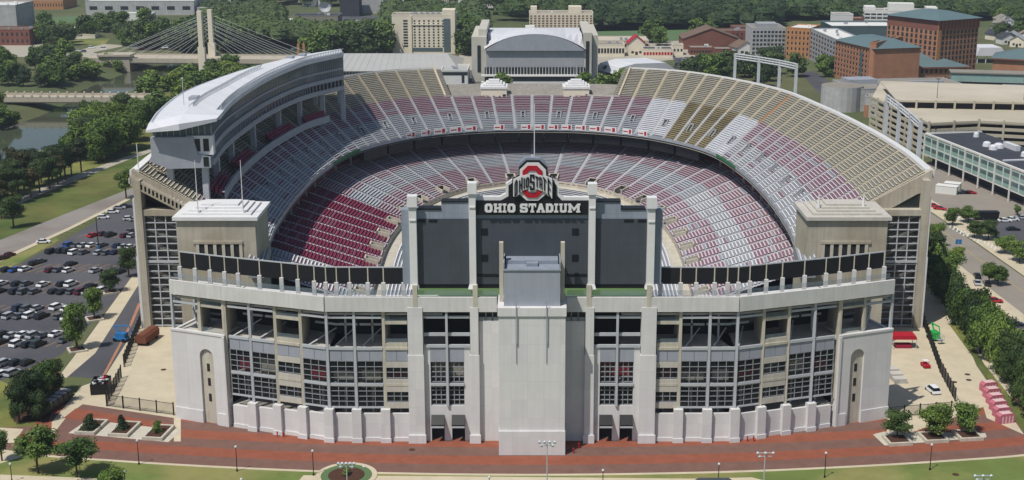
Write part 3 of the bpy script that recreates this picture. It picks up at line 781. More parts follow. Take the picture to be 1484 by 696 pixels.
# prow
A, B, C_ = (a.x - .5, a.y - 1.5), (b.x, b.y - 5.5), (c.x + .2, c.y - 4)
g.poly([(*a, 56.6), (*b, 57.0), (*B, 55.3), (*A, 56.0)]); g.poly([(*b, 57), (*c, 54.6), (*C_, 53.4), (*B, 55.3)])
g.poly([(*A, 56.0), (*B, 55.3), (*B, 53.6), (*A, 55.2)]); g.poly([(*B, 55.3), (*C_, 53.4), (*C_, 52.8), (*B, 53.6)])
e = 6 - 1e-6; a, b, c = rin(e), rmid(e), rout(e); g.poly([(*a, 55.4), (*a, 56.6), (*b, 57.0), (*c, 54.6), (*c, 53.8)])
g.build('roof', 'roof_white', pb)
g = G(); pstrip(g, pin(2.3), pin(.4), 56.66, 56.7, [t for t in TP if t > .3]); pstrip(g, lambda t: rout(t).lerp(rmid(t), .03), lambda t: rout(t).lerp(rmid(t), .11), 54.72, 54.92, [t for t in TP if t > 0]); g.build('roof_gutter', 'board_grey', pb)
# rails and light truss along the roof
for k, z0, hh in ((1.9, 56.7, 1.5), (-6.5, 56.8, 1.2)):
    g = G(); ts = [t for t in TP if t > .35] if k > 0 else [t for t in TP if .5 < t < 3.6]
    for t0, t1 in zip(ts, ts[1:]):
        p, q = pin(k)(t0), pin(k)(t1)
        for dz in (0, hh): g.tube((*p, z0 + dz), (*q, z0 + dz), .13, n=4)
        g.tube((*p, z0), (*p, z0 + hh), .12, n=4); m_ = p.lerp(q, .5); g.tube((*m_, z0), (*m_, z0 + hh), .12, n=4)
        p, q = pin(k - 1.2)(t0), pin(k - 1.2)(t1); g.tube((*p, z0 + .2), (*q, z0 + .2), .13, n=4)
    g.build('roof_truss', 'white_steel', pb)
g = G()
for t in (1.2, 4.6, 5.0): p = pin(-9)(t); g.box(p.x - 1.2, p.x + 1.2, p.y - 2, p.y + 2, 56.5, 57.6)
g.build('roof_unit', 'panel_light', pb)
g = G(); g.tube((-98, 374, 56), (-98, 374, 64), .1); g.ball((-98, 374, 64), .3); g.build('mast', 'white_steel', pb)
# south end wall
a, b = PI_(0), PO_(0); fr = frame(b, a); L = fr.L
g = G(); g.lbox(fr, .6, L, -.05, .35, 51.0, 53.8); g.build('end_glazing', 'glass_blue', pb)
g = G(); [g.lbox(fr, .6 + k * (L - .6) / 9, .75 + k * (L - .6) / 9, -.2, 0, 51, 53.8) for k in range(10)]; g.build('end_mullions', 'white_steel', pb)
g = G(); g.vprism([(-.4, 51), (L - 4.6, 51), (L - 3.6, 46.4), (L - .3, 45.4), (L - .3, 42.6), (4, 42.4), (-1.2, 44.6), (-.4, 46)], -1.6, .5, fr=fr); g.build('end_panel', 'panel_light', pb)
g = G(); g.lbox(fr, L - 6.4, L + .5, -.9, 2, 46.0, 51.2); g.build('corner_block', 'white_trim', pb)
g = G()
for u0, u1, z0, z1 in ((-6, -5, 47, 50.4), (-4.3, -2.9, 47, 50.4), (-2.1, -.6, 47, 50.4)): g.lbox(fr, L + u0, L + u1, -1.0, -.85, z0, z1)
g.lbox(fr, L - 2.2, L - .8, -1.72, -1.58, 43, 45.6)
g.build('corner_window', 'glass_dark', pb)
for t in (.05, 1.0, 1.9, 2.8, 3.7, 4.6, 5.4, 5.97):
    for f in (.15, .75):
        p = PI_(t).lerp(PO_(t), f); g = G(); g.box(p.x - .8, p.x + .8, p.y - .8, p.y + .8, 30, 43); g.build('column', 'white_steel', pb)
# maroon club seat blocks below the press box
for t0, t1 in ((.1, .9), (1.6, 2.4), (3.1, 4.0), (4.6, 5.4)):
    g = G(); n = 5
    for i in range(n):
        u0, u1 = t0 + (t1 - t0) * i / n, t0 + (t1 - t0) * (i + 1) / n
        for k in range(3):
            a, b = pin(1.5 - k * 1.1)(u0), pin(1.5 - k * 1.1)(u1); a2, b2 = pin(.9 - k * 1.1)(u0), pin(.9 - k * 1.1)(u1)
            z = 35.2 + k * .6 ; g.mesh8([(*a, z - 1), (*b, z - 1), (*b2, z - 1), (*a2, z - 1), (*a, z + .6), (*b, z + .6), (*b2, z + .6), (*a2, z + .6)])
    g.build('club_seats', 'bench_red', pb)
g = G(); pstrip(g, pin(2.6), pin(2.6), 33.0, 35.4, [t for t in TP if t < 5.6]); pstrip(g, pin(2.6), pin(1.9), 35.4, 35.4, [t for t in TP if t < 5.6]); g.build('club_parapet', 'panel_light', pb)

# ------------------------------------------------------------------ south stand (the big white front)
ss = empty('south_stand'); tag(ss, 'white concrete south stand front with open steel bays and arched niches', 'stand')
KX = [25.6, 31.5, 37.7, 43.6, 49.5, 55.3, 61.2, 67.0]
KY = [269.4, 269.4, 269.4, 269.6, 271.6, 273.6, 275.6, 277.6]
def cur(x):
    x = abs(x)
    pts = [(0, 269.4)] + list(zip(KX, KY)) + [(80.5, 282.8)]
    for (x0, y0), (x1, y1) in zip(pts, pts[1:]):
        if x <= x1 + 1e-9: return y0 + (y1 - y0) * (x - x0) / (x1 - x0)
    return pts[-1][1]
B0, B1 = 29.6, 32.8
def part(g, name, m, **k):
    if name in ('mullions',): k['kind'] = 'stuff'
    if name in ('beam', 'panel_strip', 'balcony_front', 'glass_rail', 'steel_frame', 'inner_beam', 'inner_column', 'concrete_column', 'brace', 'gate_wall', 'steel_column', 'floor_slab', 'back_wall', 'low_wall', 'upper_post', 'fin'):
        if len(g.v) == 6 * len(g.f) * 0 + 8 * (len(g.f) // 6) and len(g.v) > 8:
            o = None
            for i in range(len(g.v) // 8):
                q = G(); q.v = g.v[8 * i:8 * i + 8]; q.f = [tuple(a - 8 * i for a in f) for f in g.f[6 * i:6 * i + 6]]; q.mi = [0] * 6; o = q.build(name, m, ss, **k)
            return o
    return g.build(name, m, ss, **k)
for s in (-1, 1):
    pts = [(s * 7.4, 269.4), (s * 43.6, 269.6), (s * 67, 277.6), (s * 80.5, 282.8)]
    def wframe(x0, x1, push=0):
        P, Q = (s * x0, cur(x0)), (s * x1, cur(x1))
        if s < 0: P, Q = Q, P
        return frame(P, Q)
    # parapet band in straight runs
    for x0, x1 in ((7.4, 25.6), (25.6, 43.6), (43.6, 67.0), (67.0, 79.4)):
        fr = wframe(x0, x1); g = G(); g.lbox(fr, 0, fr.L, -.9, -.3, B0, B1); g.lbox(fr, 0, fr.L, -.3, 9, B0, B0 + .3); part(g, 'parapet_band', 'panel_pale')
        g = G(); g.lbox(fr, 0, fr.L, 1.0, 1.06, B1 + .002, B1 + 1.0); part(g, 'glass_rail', 'glass_rail')
    # black mesh screens and piers
    SX = [27.3, 31.6, 34.9, 38.8, 41.6, 43.9, 46.5, 50.2, 53.9, 59.0, 64.0, 67.2, 70.7, 74.3, 78.0]
    for x0, x1 in zip(SX, SX[1:]):
        P, Q = (s * x0, cur(x0) + 3.6), (s * x1, cur(x1) + 3.6); P, Q = (Q, P) if s < 0 else (P, Q)
        fr = frame(P, Q); g = G(); g.lbox(fr, .12, fr.L - .12, 0, .12, 34.4, 38.0); part(g, 'windscreen', 'mesh_screen')
        g = G(); g.lbox(fr, 0, fr.L, -.05, .17, 38.0, 38.25); part(g, 'screen_rail', 'white_steel')
    for x0 in SX:
        y = cur(x0) + 3.6; g = G(); g.box(s * x0 - .12, s * x0 + .12, y - .14, y + .14, 32, 38.2); part(g, 'screen_post', 'tan_concrete')
        g = G(); g.box(s * x0 - .42, s * x0 + .42, y - 1.0, y - .3, 31.0, 34.9); part(g, 'pier', 'panel_pale')
    # stand behind: walkway and seats falling towards the field (seen through the rail)
    # floors of the open storeys
    for z, dep in ((20.6, 11), (12.6, 11), (28.9, 9), (5.0, 11)):
        g = G()
        for x0, x1 in ((19.0, 25.6), (25.6, 43.6), (43.6, 67.0), (67.0, 80.0)):
            if x1 > 70 and z < 20: continue
            if x0 < 20 and z == 5.0: continue
            fr = wframe(x0, x1); g.lbox(fr, 0, fr.L, .5, dep, z - .45, z)
        part(g, 'floor_slab', 'pale_concrete')
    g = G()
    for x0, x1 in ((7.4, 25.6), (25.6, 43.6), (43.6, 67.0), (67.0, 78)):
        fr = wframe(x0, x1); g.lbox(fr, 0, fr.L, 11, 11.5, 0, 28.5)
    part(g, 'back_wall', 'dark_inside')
    # raked concrete fins inside the top storey
    for x in (31.5, 49.5, 55.3, 67.0, 73.5):
        y = cur(x); g = G(); g.mesh8([(s * x - .3, y + .6, 20.6), (s * x + .3, y + .6, 20.6), (s * x + .3, y + 10, 20.6), (s * x - .3, y + 10, 20.6), (s * x - .3, y + .6, 29), (s * x + .3, y + .6, 29), (s * x + .3, y + 10, 25), (s * x - .3, y + 10, 25)]); part(g, 'raker_wall', 'tan_concrete')
    # columns at bay lines
    kinds = {31.5: 'c', 37.7: 's', 43.6: 's', 49.5: 'c', 55.3: 'c', 61.2: 's', 67.0: 'c'}
    for x, kd in kinds.items():
        y = cur(x); g = G()
        if kd == 's': g.box(s * x - .28, s * x + .28, y - .35, y + .3, 6.5, B0); part(g, 'steel_column', 'white_steel')
        else: g.box(s * x - .32, s * x + .32, y - .15, y + .6, 6.5, B0); part(g, 'concrete_column', 'tan_concrete')
    # bays
    for i in range(len(KX) - 1):
        x0, x1 = KX[i], KX[i + 1]; fr = wframe(x0, x1); L = fr.L; c = .33
        ul = (0.9 if (i == 0 and s > 0) else c); ur = L - (0.9 if (i == 0 and s < 0) else c)
        if i == 6: (ul, ur) = (c, L - .9) if s > 0 else (.9, L - c)
        u0, u1 = ul, ur
        bal = i in (0, 4)
        pier_r = .75
        # lower wall with pilaster at outer side, grey panels, two glazed storeys
        ztop = 6.4 - max(0, i - 2) * .3
        g = G(); g.lbox(fr, u0, u1, -.25, .5, 0, ztop); g.lbox(fr, u0, u1, -.45, -.25, 0, .9); part(g, 'low_wall', 'white_wall')
        for k in range(2):
            a = u0 + (u1 - u0) * k / 2; b = u0 + (u1 - u0) * (k + 1) / 2
            g = G(); g.lbox(fr, a + .04, b - .04, -.1, .15, 18.3, 20.9); part(g, 'spandrel_panel', 'grey_panel')
        g = G(); g.lbox(fr, u0, u1, -.3, .1, 20.9, 21.5); g.lbox(fr, u0, u1, -.25, .1, 12.7, 13.3); g.lbox(fr, u0, u1, -.2, .1, 7.6, 7.95); part(g, 'beam', 'white_steel' if not bal else 'tan_concrete')
        if not bal:
            g = G(); g.lbox(fr, u0, u1, -.25, .1, 27.9, 28.35); part(g, 'beam', 'white_steel')
            g = G(); g.lbox(fr, u0, u1, 6, 6.3, 24.3, 24.8); g.lbox(fr, L * .5 - .2, L * .5 + .2, 6, 6.4, 20.6, 28.9); part(g, 'inner_beam', 'white_steel')
            g = G(); P0 = Vector(fr(L * .15, 1, 20.8)); P1 = Vector(fr(L * .8, 7, 23.4)); g.tube(P0, P1, .18, n=4); part(g, 'brace', 'white_steel')
        else:
            g = G(); g.lbox(fr, u0, u1, -.1, .5, 26.6, 27.3); g.lbox(fr, u0, u1, -.1, .5, 20.9, 22.4); part(g, 'balcony_front', 'tan_concrete')
            g = G(); g.lbox(fr, u0, u1, -.05, 0, 27.302, 28.3); g.lbox(fr, u0, u1, -.05, 0, 22.402, 23.4); part(g, 'glass_rail', 'glass_rail')
        # glazed grids
        for z0, z1, nz in ((13.3, 18.3, 4), (7.95, 12.7, 4)):
            g = G()
            if bal:
                g.lbox(fr, u0, u1, .05, .12, z0, z1)
            else:
                g.lbox(fr, u0, u1, .05, .12, z0, z1)
            part(g, 'window_glass', 'glass_thin')
            g = G(); nv = 3
            for k in range(nv + 1): a = u0 + (u1 - u0) * k / nv; g.lbox(fr, a - .07, a + .07, -.12, .04, z0, z1)
            for k in range(nz + 1):
                z = z0 + (z1 - z0) * k / nz; g.lbox(fr, u0, u1, -.1, .03, z - .06, z + .06)
            part(g, 'mullions', 'mullion_grey')
            if bal:
                g = G(); g.lbox(fr, u0, u1, -.2, .04, z0 + (z1 - z0) * .72, z1 - .1); g.lbox(fr, u0, u1, -.2, .04, z0 - .4 + .4, z0 + 1.0)
                part(g, 'panel_strip', 'pale_concrete')
        # things inside seen through the glass
        g = G(); r_ = random.random()
        g.lbox(fr, u0 + .2 + r_, u1 - .2 - r_, 1.6, 1.9, 13.4, 15.2 + r_); part(g, 'inner_partition', ['maroon_paint', 'tan_concrete', 'pale_concrete', 'maroon_paint', 'inner_wall', 'tan_concrete', 'maroon_paint'][i])
        g = G(); g.lbox(fr, L * .5 - .2, L * .5 + .2, 3, 3.4, 5, 12.6); g.lbox(fr, u0, u1, 4, 4.2, 8.6, 8.9); part(g, 'inner_column', 'white_steel')
    for i in range(1, 7):
        x = KX[i]; y = cur(x); zt = 7.6 - max(0, i - 3) * .35
        fr = wframe(x - .01, x + .01); g = G(); g.lbox(fr, -1.0, 1.0, -1.15, .3, 0, zt); g.lbox(fr, -1.15, 1.15, -1.35, -1.15, 0, 1.0); part(g, 'pilaster', 'white_wall')
    # corner block with arched niche
    fr = wframe(67.0, 80.0); L = fr.L
    U = (lambda u: u) if s > 0 else (lambda u: L - u)
    ca = 5.0; hw = 1.75; zb, za = 0.0, 15.9   # niche centre, half width, spring of the arch
    def seg(pts): return [(U(a), b) for a, b in pts]
    g = G(); zt = 21.0
    arch = [(ca - hw * math.cos(math.pi * k / 10), za + hw * math.sin(math.pi * k / 10)) for k in range(11)]
    g.vprism(seg([(.55, 0), (ca - hw, 0), (ca - hw, za), (ca - hw, zt), (.55, zt)]), -.6, 0, fr=fr)
    g.vprism(seg([(ca + hw, 0), (L, 0), (L, zt), (ca + hw, zt)]), -.6, 0, fr=fr)
    for (a, b), (a2, b2) in zip(arch, arch[1:]): g.vprism(seg([(a, b), (a2, b2), (a2, zt), (a, zt)]), -.6, 0, fr=fr)
    g.lbox(fr, min(U(.55), U(L)), max(U(.55), U(L)), 0, 1.2, 0, zt - .05)
    g.lbox(fr, min(U(0), U(.55)), max(U(0), U(.55)), -.9, 1.2, 0, zt)
    g.lbox(fr, min(U(0.0), U(L)), max(U(0.0), U(L)), -.75, .2, zt, zt + .45)
    for a, b in ((.55, ca - hw - .5), (ca + hw, L + .12)): g.lbox(fr, min(U(a), U(b)), max(U(a), U(b)), -.8, -.6, 0, 2.9)
    part(g, 'corner_block', 'white_wall')
    g = G(); g.lbox(fr, min(U(L - .6), U(L)), max(U(L - .6), U(L)), 1.2, 13, 0, zt); part(g, 'side_wall', 'white_wall')
    g = G(); g.lbox(fr, min(U(ca - hw + .02), U(ca + hw - .02)), max(U(ca - hw + .02), U(ca + hw - .02)), -.06, .0, 0, za + hw); part(g, 'niche', 'tan_concrete')
    for z in (5.2, 8.9, 12.3):
        g = G(); g.lbox(fr, U(ca) - .36, U(ca) + .36, -.12, -.06, z, z + 1.8); part(g, 'niche_window', 'dark_inside')
    g = G(); g.lbox(fr, U(ca) - .45, U(ca) + .45, -.1, -.06, 15.3, 17.3); part(g, 'niche_panel', 'pale_concrete')
    # open corner deck above the block
    g = G()
    for u in (6.4,): g.lbox(fr, U(u) - .3, U(u) + .3, -.2, .4, zt + .45, B0)
    g.lbox(fr, min(U(0), U(.6)), max(U(0), U(.6)), -.2, .4, zt + .45, B0); part(g, 'concrete_column', 'tan_concrete')
    g = G(); g.lbox(fr, U(L - .4) - .25, U(L - .4) + .25, -.3, .3, zt + .45, B0); g.lbox(fr, U(L - .4) - .25, U(L - .4) + .25, 8, 8.5, zt, B0)
    g.lbox(fr, min(U(6.7), U(L)), max(U(6.7), U(L)), -.1, .3, 27.4, 27.9); g.lbox(fr, U(L - .4) - .2, U(L - .4) + .2, .3, 8, 27.4, 27.9); g.lbox(fr, min(U(6.7), U(L)), max(U(6.7), U(L)), 8, 8.4, 22.6, 23.0); part(g, 'steel_frame', 'white_steel')
    g = G(); P0, P1 = fr(U(L - .4), 0, 27.4), fr(U(7.4), 5, 22); g.tube(P0, fr(U(L - 3.5), 6, 29.4), .2, n=4); g.tube(fr(U(7.4), 1, zt + .5), fr(U(L - .8), 7, 24.2), .2, n=4); part(g, 'brace', 'white_steel')
    g = G(); g.lbox(fr, min(U(.6), U(6.1)), max(U(.6), U(6.1)), -.05, .4, 27.2, 27.7); g.lbox(fr, min(U(.6), U(6.1)), max(U(.6), U(6.1)), .0, 6, zt + .05, zt + .4); part(g, 'balcony_front', 'tan_concrete')
    g = G(); g.lbox(fr, min(U(.6), U(6.1)), max(U(.6), U(6.1)), 0, .05, 27.702, 28.8); g.lbox(fr, min(U(.6), U(6.1)), max(U(.6), U(6.1)), 0, .05, 21.5, 22.6); part(g, 'glass_rail', 'glass_rail')
    # big pilasters around the centre gate bay
    def pil(xa, xb, z1, m='white_wall'):
        x0, x1 = sorted((s * xa, s * xb)); g = G(); g.box(x0, x1, 268.2, 270.6, 0, 20); g.box(x0 + .12, x1 - .12, 268.32, 270.6, 20, z1); g.box(x0 - .2, x1 + .2, 267.8, 268.2, 0, 1.9); part(g, 'pilaster', m)
    pil(23.0, 26.4, 30.6); pil(11.2, 13.2, 30.6)
    for xx in (24.6, 11.95):
        g = G(); g.box(s * xx - .5, s * xx + .5, 268.45, 269.3, 30.61, 35.5); part(g, 'upper_post', 'tan_concrete')
    # centre bay
    x0, x1 = sorted((s * 13.2, s * 23.0))
    xm = (x0 + x1) / 2
    g = G()
    for xa, xb in ((x0, x0 + 1.3), (x1 - 1.3, x1)): g.box(xa, xb, 269.3, 270.2, 0, 21.5)
    g.box(x0 + 1.3, x1 - 1.3, 269.3, 270.2, 6.0, 8.2); g.box(xm - .8, xm + .8, 269.3, 270.2, 0, 6.0); part(g, 'gate_wall', 'white_wall')
    g = G(); g.box(xm - .25, xm + .25, 268.8, 269.28, 8.2, B0); part(g, 'steel_column', 'white_steel')
    g = G(); g.box(x0, x1, 269.0, 269.5, 21.5, 22.1); g.box(x0, x1, 269.1, 269.5, 28.0, 28.5); g.box(x0, x1, 269.6, 269.9, 23.9, 24.6); g.box(x0 + 1.3, x1 - 1.3, 269.0, 269.29, 12.8, 13.4); part(g, 'beam', 'white_steel')
    for a, b in ((x0 + 1.3, xm - .3), (xm + .3, x1 - 1.3)):
        g = G(); g.box(a, b, 269.25, 269.6, 18.2, 21.5); part(g, 'spandrel_panel', 'grey_panel')
        for z0, z1 in ((13.5, 18.1), (8.3, 12.7)):
            g = G(); g.box(a, b, 269.9, 269.96, z0, z1); part(g, 'window_glass', 'glass_thin')
            g = G()
            for k in range(4): q = a + (b - a) * k / 3; g.box(q - .08, q + .08, 269.6, 269.85, z0, z1)
            for k in range(5): q = z0 + (z1 - z0) * k / 4; g.box(a, b, 269.62, 269.83, q - .08, q + .08)
            part(g, 'mullions', 'mullion_grey')
        g = G(); g.box(a + .1, b - .1, 273, 273.3, 13.6, 17.4); part(g, 'inner_partition', 'maroon_paint' if s > 0 else 'tan_concrete')
    for a, b in ((x0 + 1.3, xm - .8), (xm + .8, x1 - 1.3)):
        g = G(); g.box(a, b, 271.5, 271.6, 0, 6); part(g, 'gate', 'dark_inside')
        g = G(); g.mesh8([(a, 267.6, 4.1), (b, 267.6, 4.1), (b, 269.25, 5.6), (a, 269.25, 5.6), (a, 267.6, 4.4), (b, 267.6, 4.4), (b, 269.25, 6.1), (a, 269.25, 6.1)]); part(g, 'awning', 'black_metal')
        g = G(); g.box(a, b, 267.55, 267.62, 3.7, 4.1); part(g, 'awning_edge', 'white_steel')
    # wall beside the projection with slit windows on top
    xa, xb = sorted((s * 6.9, s * 11.2)); g = G(); g.box(xa, xb, 269.3, 272, 0, 27.3); part(g, 'recessed_wall', 'white_wall')
    g = G(); g.box(xa, xb, 269.9, 270, 27.3, B0); part(g, 'slit_window', 'glass_dark')
    g = G(); [g.box(xa + k * (xb - xa) / 3 - .1, xa + k * (xb - xa) / 3 + .1, 269.4, 269.8, 27.3, B0) for k in range(1, 3)]; g.box(xa, xb, 269.4, 269.5, 27.302, 28.2); part(g, 'mullions', 'mullion_grey')
# projecting centre block
g = G(); g.box(-6.9, 6.9, 262.2, 272, 0, 30.8); g.box(-7.1, 7.1, 261.9, 272, 30.8, 32.6); g.box(-7.0, 7.0, 261.8, 272, 0, 5.4); part(g, 'centre_block', 'white_wall')
g = G(); g.box(-5.8, 5.8, 263.2, 270.8, 32.6, 40.2); part(g, 'equipment_box', 'grey_panel')
g = G(); g.box(-5.95, 5.95, 263.0, 271, 40.2, 40.5)
g.box(-5.4, 5.4, 267, 271, 40.5, 41.3); g.box(-1.2, 1.2, 265.2, 266.8, 40.5, 41.2); g.box(-5.9, -5.65, 263.2, 271, 40.5, 41.9); g.box(5.65, 5.9, 263.2, 271, 40.5, 41.9); part(g, 'equipment_roof', 'board_grey')
for x in (-6.35, 6.35):
    g = G(); g.box(x - .42, x + .42, 266, 267.2, 32.6, 45.4); part(g, 'upper_post', 'tan_concrete')
for x in (-3.25, 3.0):
    g = G(); g.box(x - .1, x + .1, 261.7, 261.9, 25, 34.5); g.box(x - .05, x + .05, 262.0, 262.2, 20.5, 25); part(g, 'fin', 'grey_panel')
g = G()
for s in (-1, 1):
    g.box(s * 6.9, s * 27, 269.6, 279, B0 - .3, B0)
part(g, 'walkway', 'pale_concrete')
# seats falling towards the field behind the parapet
g = G(); gb = G()
for r in range(34):
    Y = 280 + r * .95; z = 29.2 - r * .78; w_ = 66 - r * .62
    yy = (lambda x: Y + max(0, (abs(x) - 43) * .3))
    X_ = [-w_, -43, -20, 20, 43, w_]
    for a, b in zip(X_, X_[1:]):
        g.poly([(a, yy(a), z), (b, yy(b), z), (b, yy(b) + .95, z), (a, yy(a) + .95, z)]); g.poly([(a, yy(a) + .95, z), (b, yy(b) + .95, z), (b, yy(b) + .95, z - .78), (a, yy(a) + .95, z - .78)])
        gb.poly([(a, yy(a) + .1, z + .42), (b, yy(b) + .1, z + .42), (b, yy(b) + .5, z + .42), (a, yy(a) + .5, z + .42)])
o = part(g, 'seating_slope', 'step_grey'); gb.build('bench_rows', 'bench_white', o, kind='stuff')

# ------------------------------------------------------------------ scoreboard
sb = empty('scoreboard', (0, 0, 0)); tag(sb, 'huge three panel scoreboard with a red and white letter crest on top', 'scoreboard')
YB = 270.0
g = G()
def zz(y, Y=YB): return hz(y, Y)
def xx(p, Y=YB, z=45): c, n = math.cos(TILT), math.sin(TILT); return (p - CXP) / F * (Y * c - (z - CH) * n)
g.box(xx(582), xx(960), YB + .6, YB + 3.2, zz(413), zz(305)); g.box(xx(640), xx(899), YB + .6, YB + 3.2, zz(305), zz(294)); sbb = g.build('board_body', 'board_grey', sb)
g = G(); g.box(xx(603), xx(939), YB + .6, YB + 2.8, zz(419), zz(413)); g.build('board_base', 'black_metal', sb)
g = G(); g.box(xx(606), xx(640), YB + .4, YB + 3.2, zz(305), zz(303)); g.box(xx(899), xx(935), YB + .4, YB + 3.2, zz(305), zz(303)); g.box(xx(640), xx(680), YB + .4, YB + 3.2, zz(294), zz(292.5)); g.box(xx(862), xx(899), YB + .4, YB + 3.2, zz(294), zz(292.5)); g.build('board_cap', 'black_metal', sb)
for a, b in ((605, 681), (690, 852), (863, 938)):
    g = G(); g.box(xx(a), xx(b), YB + .45, YB + .6, zz(413), zz(318)); g.build('screen', 'screen_dark', sb)
for a, y in ((702, 337), (834, 337), (702, 375), (834, 375)):
    g = G(); g.box(xx(a - 5), xx(a + 5), YB + .38, YB + .45, zz(y + 5), zz(y - 5)); g.build('speaker_hatch', 'black_panel', sb)
for a, b, y in ((690, 722, 400), (822, 852, 400), (622, 634, 321), (904, 918, 321), (924, 936, 321), (606, 617, 321)):
    g = G(); g.box(xx(a), xx(b), YB + .38, YB + .45, zz(y + 2), zz(y - 2)); g.build('vent', 'black_panel', sb)
for px_, top, w_ in ((599, 283, 11), (685, 264, 10), (857.5, 265, 10), (943, 285, 11)):
    x = xx(px_); h = w_ / 14.2; z0, z1 = zz(413), zz(top + 6)
    g = G(); g.box(x - h, x + h, YB - .9, YB + .7, z0, z1); g.box(x - h - .25, x + h + .25, YB - 1.3, YB + .8, z1 - 1.4, z1 + .9); g.box(x - h + .1, x + h - .1, YB - 1.1, YB + .7, z1 - 4.4, z1 - 4.1)
    g.mesh8([(x - h - .3, YB - 1.3, z0 - .6), (x + h + .3, YB - 1.3, z0 - .6), (x + h + .3, YB + .7, z0 - .6), (x - h - .3, YB + .7, z0 - .6), (x - h, YB - .9, z0 + .4), (x + h, YB - .9, z0 + .4), (x + h, YB + .7, z0 + .4), (x - h, YB + .7, z0 + .4)])
    g.build('board_post', 'white_trim', sb)
YS = YB - .1
g = G(); g.box(xx(690.5), xx(852), YS, YB + 2.2, zz(311.5, YS), zz(291, YS)); g.build('name_board', 'black_panel', sb)
# letters as slab-serif strokes on a unit box
GL = {
 'O': [[(.22, 0), (.78, 0), (1, .2), (1, .8), (.78, 1), (.22, 1), (0, .8), (0, .2)], [(.42, .24), (.58, .24), (.64, .32), (.64, .68), (.58, .76), (.42, .76), (.36, .68), (.36, .32)]],
 'H': [(0, 0, .42, .18), (.58, 0, 1, .18), (0, .82, .42, 1), (.58, .82, 1, 1), (.08, .1, .36, .9), (.64, .1, .92, .9), (.3, .4, .7, .6)],
 'I': [(0, 0, 1, .18), (0, .82, 1, 1), (.28, .1, .72, .9)],
 'S': ['P', [(.1, 0), (.85, 0), (1, .14), (1, .48), (.86, .6), (.34, .64), (.34, .8), (.62, .8), (.62, .7), (.96, .7), (.96, 1), (.14, 1), (0, .86), (0, .56), (.14, .44), (.66, .38), (.66, .2), (.36, .2), (.36, .32), (0, .32), (0, .1)]],
 'T': [(.25, 0, .75, .18), (.36, .1, .64, .9), (0, .8, 1, 1), (0, .62, .16, .9), (.84, .62, 1, .9)],
 'A': ['P', [(0, 0), (.42, 0), (.42, .16), (.34, .16), (.38, .3), (.62, .3), (.66, .16), (.58, .16), (.58, 0), (1, 0), (1, .16), (.92, .16), (.66, 1), (.34, 1), (.08, .16), (0, .16)]],
 'D': [[(0, 0), (.75, 0), (1, .22), (1, .78), (.75, 1), (0, 1)], [(.38, .22), (.55, .22), (.64, .32), (.64, .68), (.55, .78), (.38, .78)]],
 'U': [(0, .82, .42, 1), (.58, .82, 1, 1), (.08, .1, .36, .9), (.64, .1, .92, .9), (.18, 0, .82, .22)],
 'M': ['P', [(0, 0), (.34, 0), (.34, .16), (.28, .16), (.28, .62), (.46, .2), (.54, .2), (.72, .62), (.72, .16), (.66, .16), (.66, 0), (1, 0), (1, .16), (.94, .16), (.94, .84), (1, .84), (1, 1), (.76, 1), (.5, .5), (.24, 1), (0, 1), (0, .84), (.06, .84), (.06, .16), (0, .16)]],
 'E': [(0, 0, .38, 1), (0, 0, 1, .2), (0, .8, 1, 1), (0, .41, .8, .6)],
}
GP = {
 'O': [[(.3, 0), (.7, 0), (1, .1), (1, .9), (.7, 1), (.3, 1), (0, .9), (0, .1)], [(.42, .13), (.58, .13), (.66, .18), (.66, .82), (.58, .87), (.42, .87), (.34, .82), (.34, .18)]],
 'H': [(0, 0, .32, 1), (.68, 0, 1, 1), (.3, .42, .7, .56)],
 'I': [(.1, 0, .9, 1)],
 'S': [(.0, 0, 1, .13), (.66, .1, 1, .55), (.0, .45, 1, .57), (0, .5, .34, .95), (0, .87, 1, 1), (.66, .72, 1, .9), (0, .1, .34, .28)],
 'T': [(.33, 0, .67, .9), (0, .84, 1, 1)],
 'A': [(0, 0, .3, .9), (.7, 0, 1, .9), (.1, .84, .9, 1), (.28, .34, .72, .48)],
 'E': [(0, 0, .36, 1), (.3, 0, 1, .14), (.3, .86, 1, 1), (.3, .43, .85, .56)],
}
def glyph(ch, x0, x1, z0, z1, y0, y1, skew=0, skt=None, plain=False):
    g = G(); sd = (GP if plain else GL)[ch]; skt = skew if skt is None else skt
    mp = lambda u, v: (x0 + u * (x1 - x0), z0 + v * (z1 - z0) + (skew * (1 - v) + skt * v) * (u - .5))
    if sd[0] == 'P': g.vprism([mp(*p) for p in sd[1]], y0, y1)
    elif isinstance(sd[0], list):
        o, i = sd
        if len(o) == len(i):
            for k in range(len(o)):
                q = [mp(*o[k]), mp(*o[(k + 1) % len(o)]), mp(*i[(k + 1) % len(o)]), mp(*i[k])]; g.vprism(q, y0, y1)
    else:
        for n_, (a, b, c, d_) in enumerate(sd): g.vprism([mp(a, b), mp(c, b), mp(c, d_), mp(a, d_)], y0 + .003 * n_, y1)
    return g
LT = 'OHIO STADIUM'
xs_ = {0: (702.5, 714), 1: (715.5, 727.5), 2: (728.5, 734), 3: (735.5, 747), 5: (753.5, 765), 6: (766, 777), 7: (777.5, 790), 8: (791, 802), 9: (803, 809), 10: (810.5, 822), 11: (823, 841)}
for i, (a, b) in xs_.items():
    if i == 4: continue
    gl = glyph(LT[i], xx(a, YS, 52), xx(b, YS, 52), zz(307.3, YS), zz(295, YS), YS - .55, YS - .2); gl.build('letter', 'white_trim', sb)
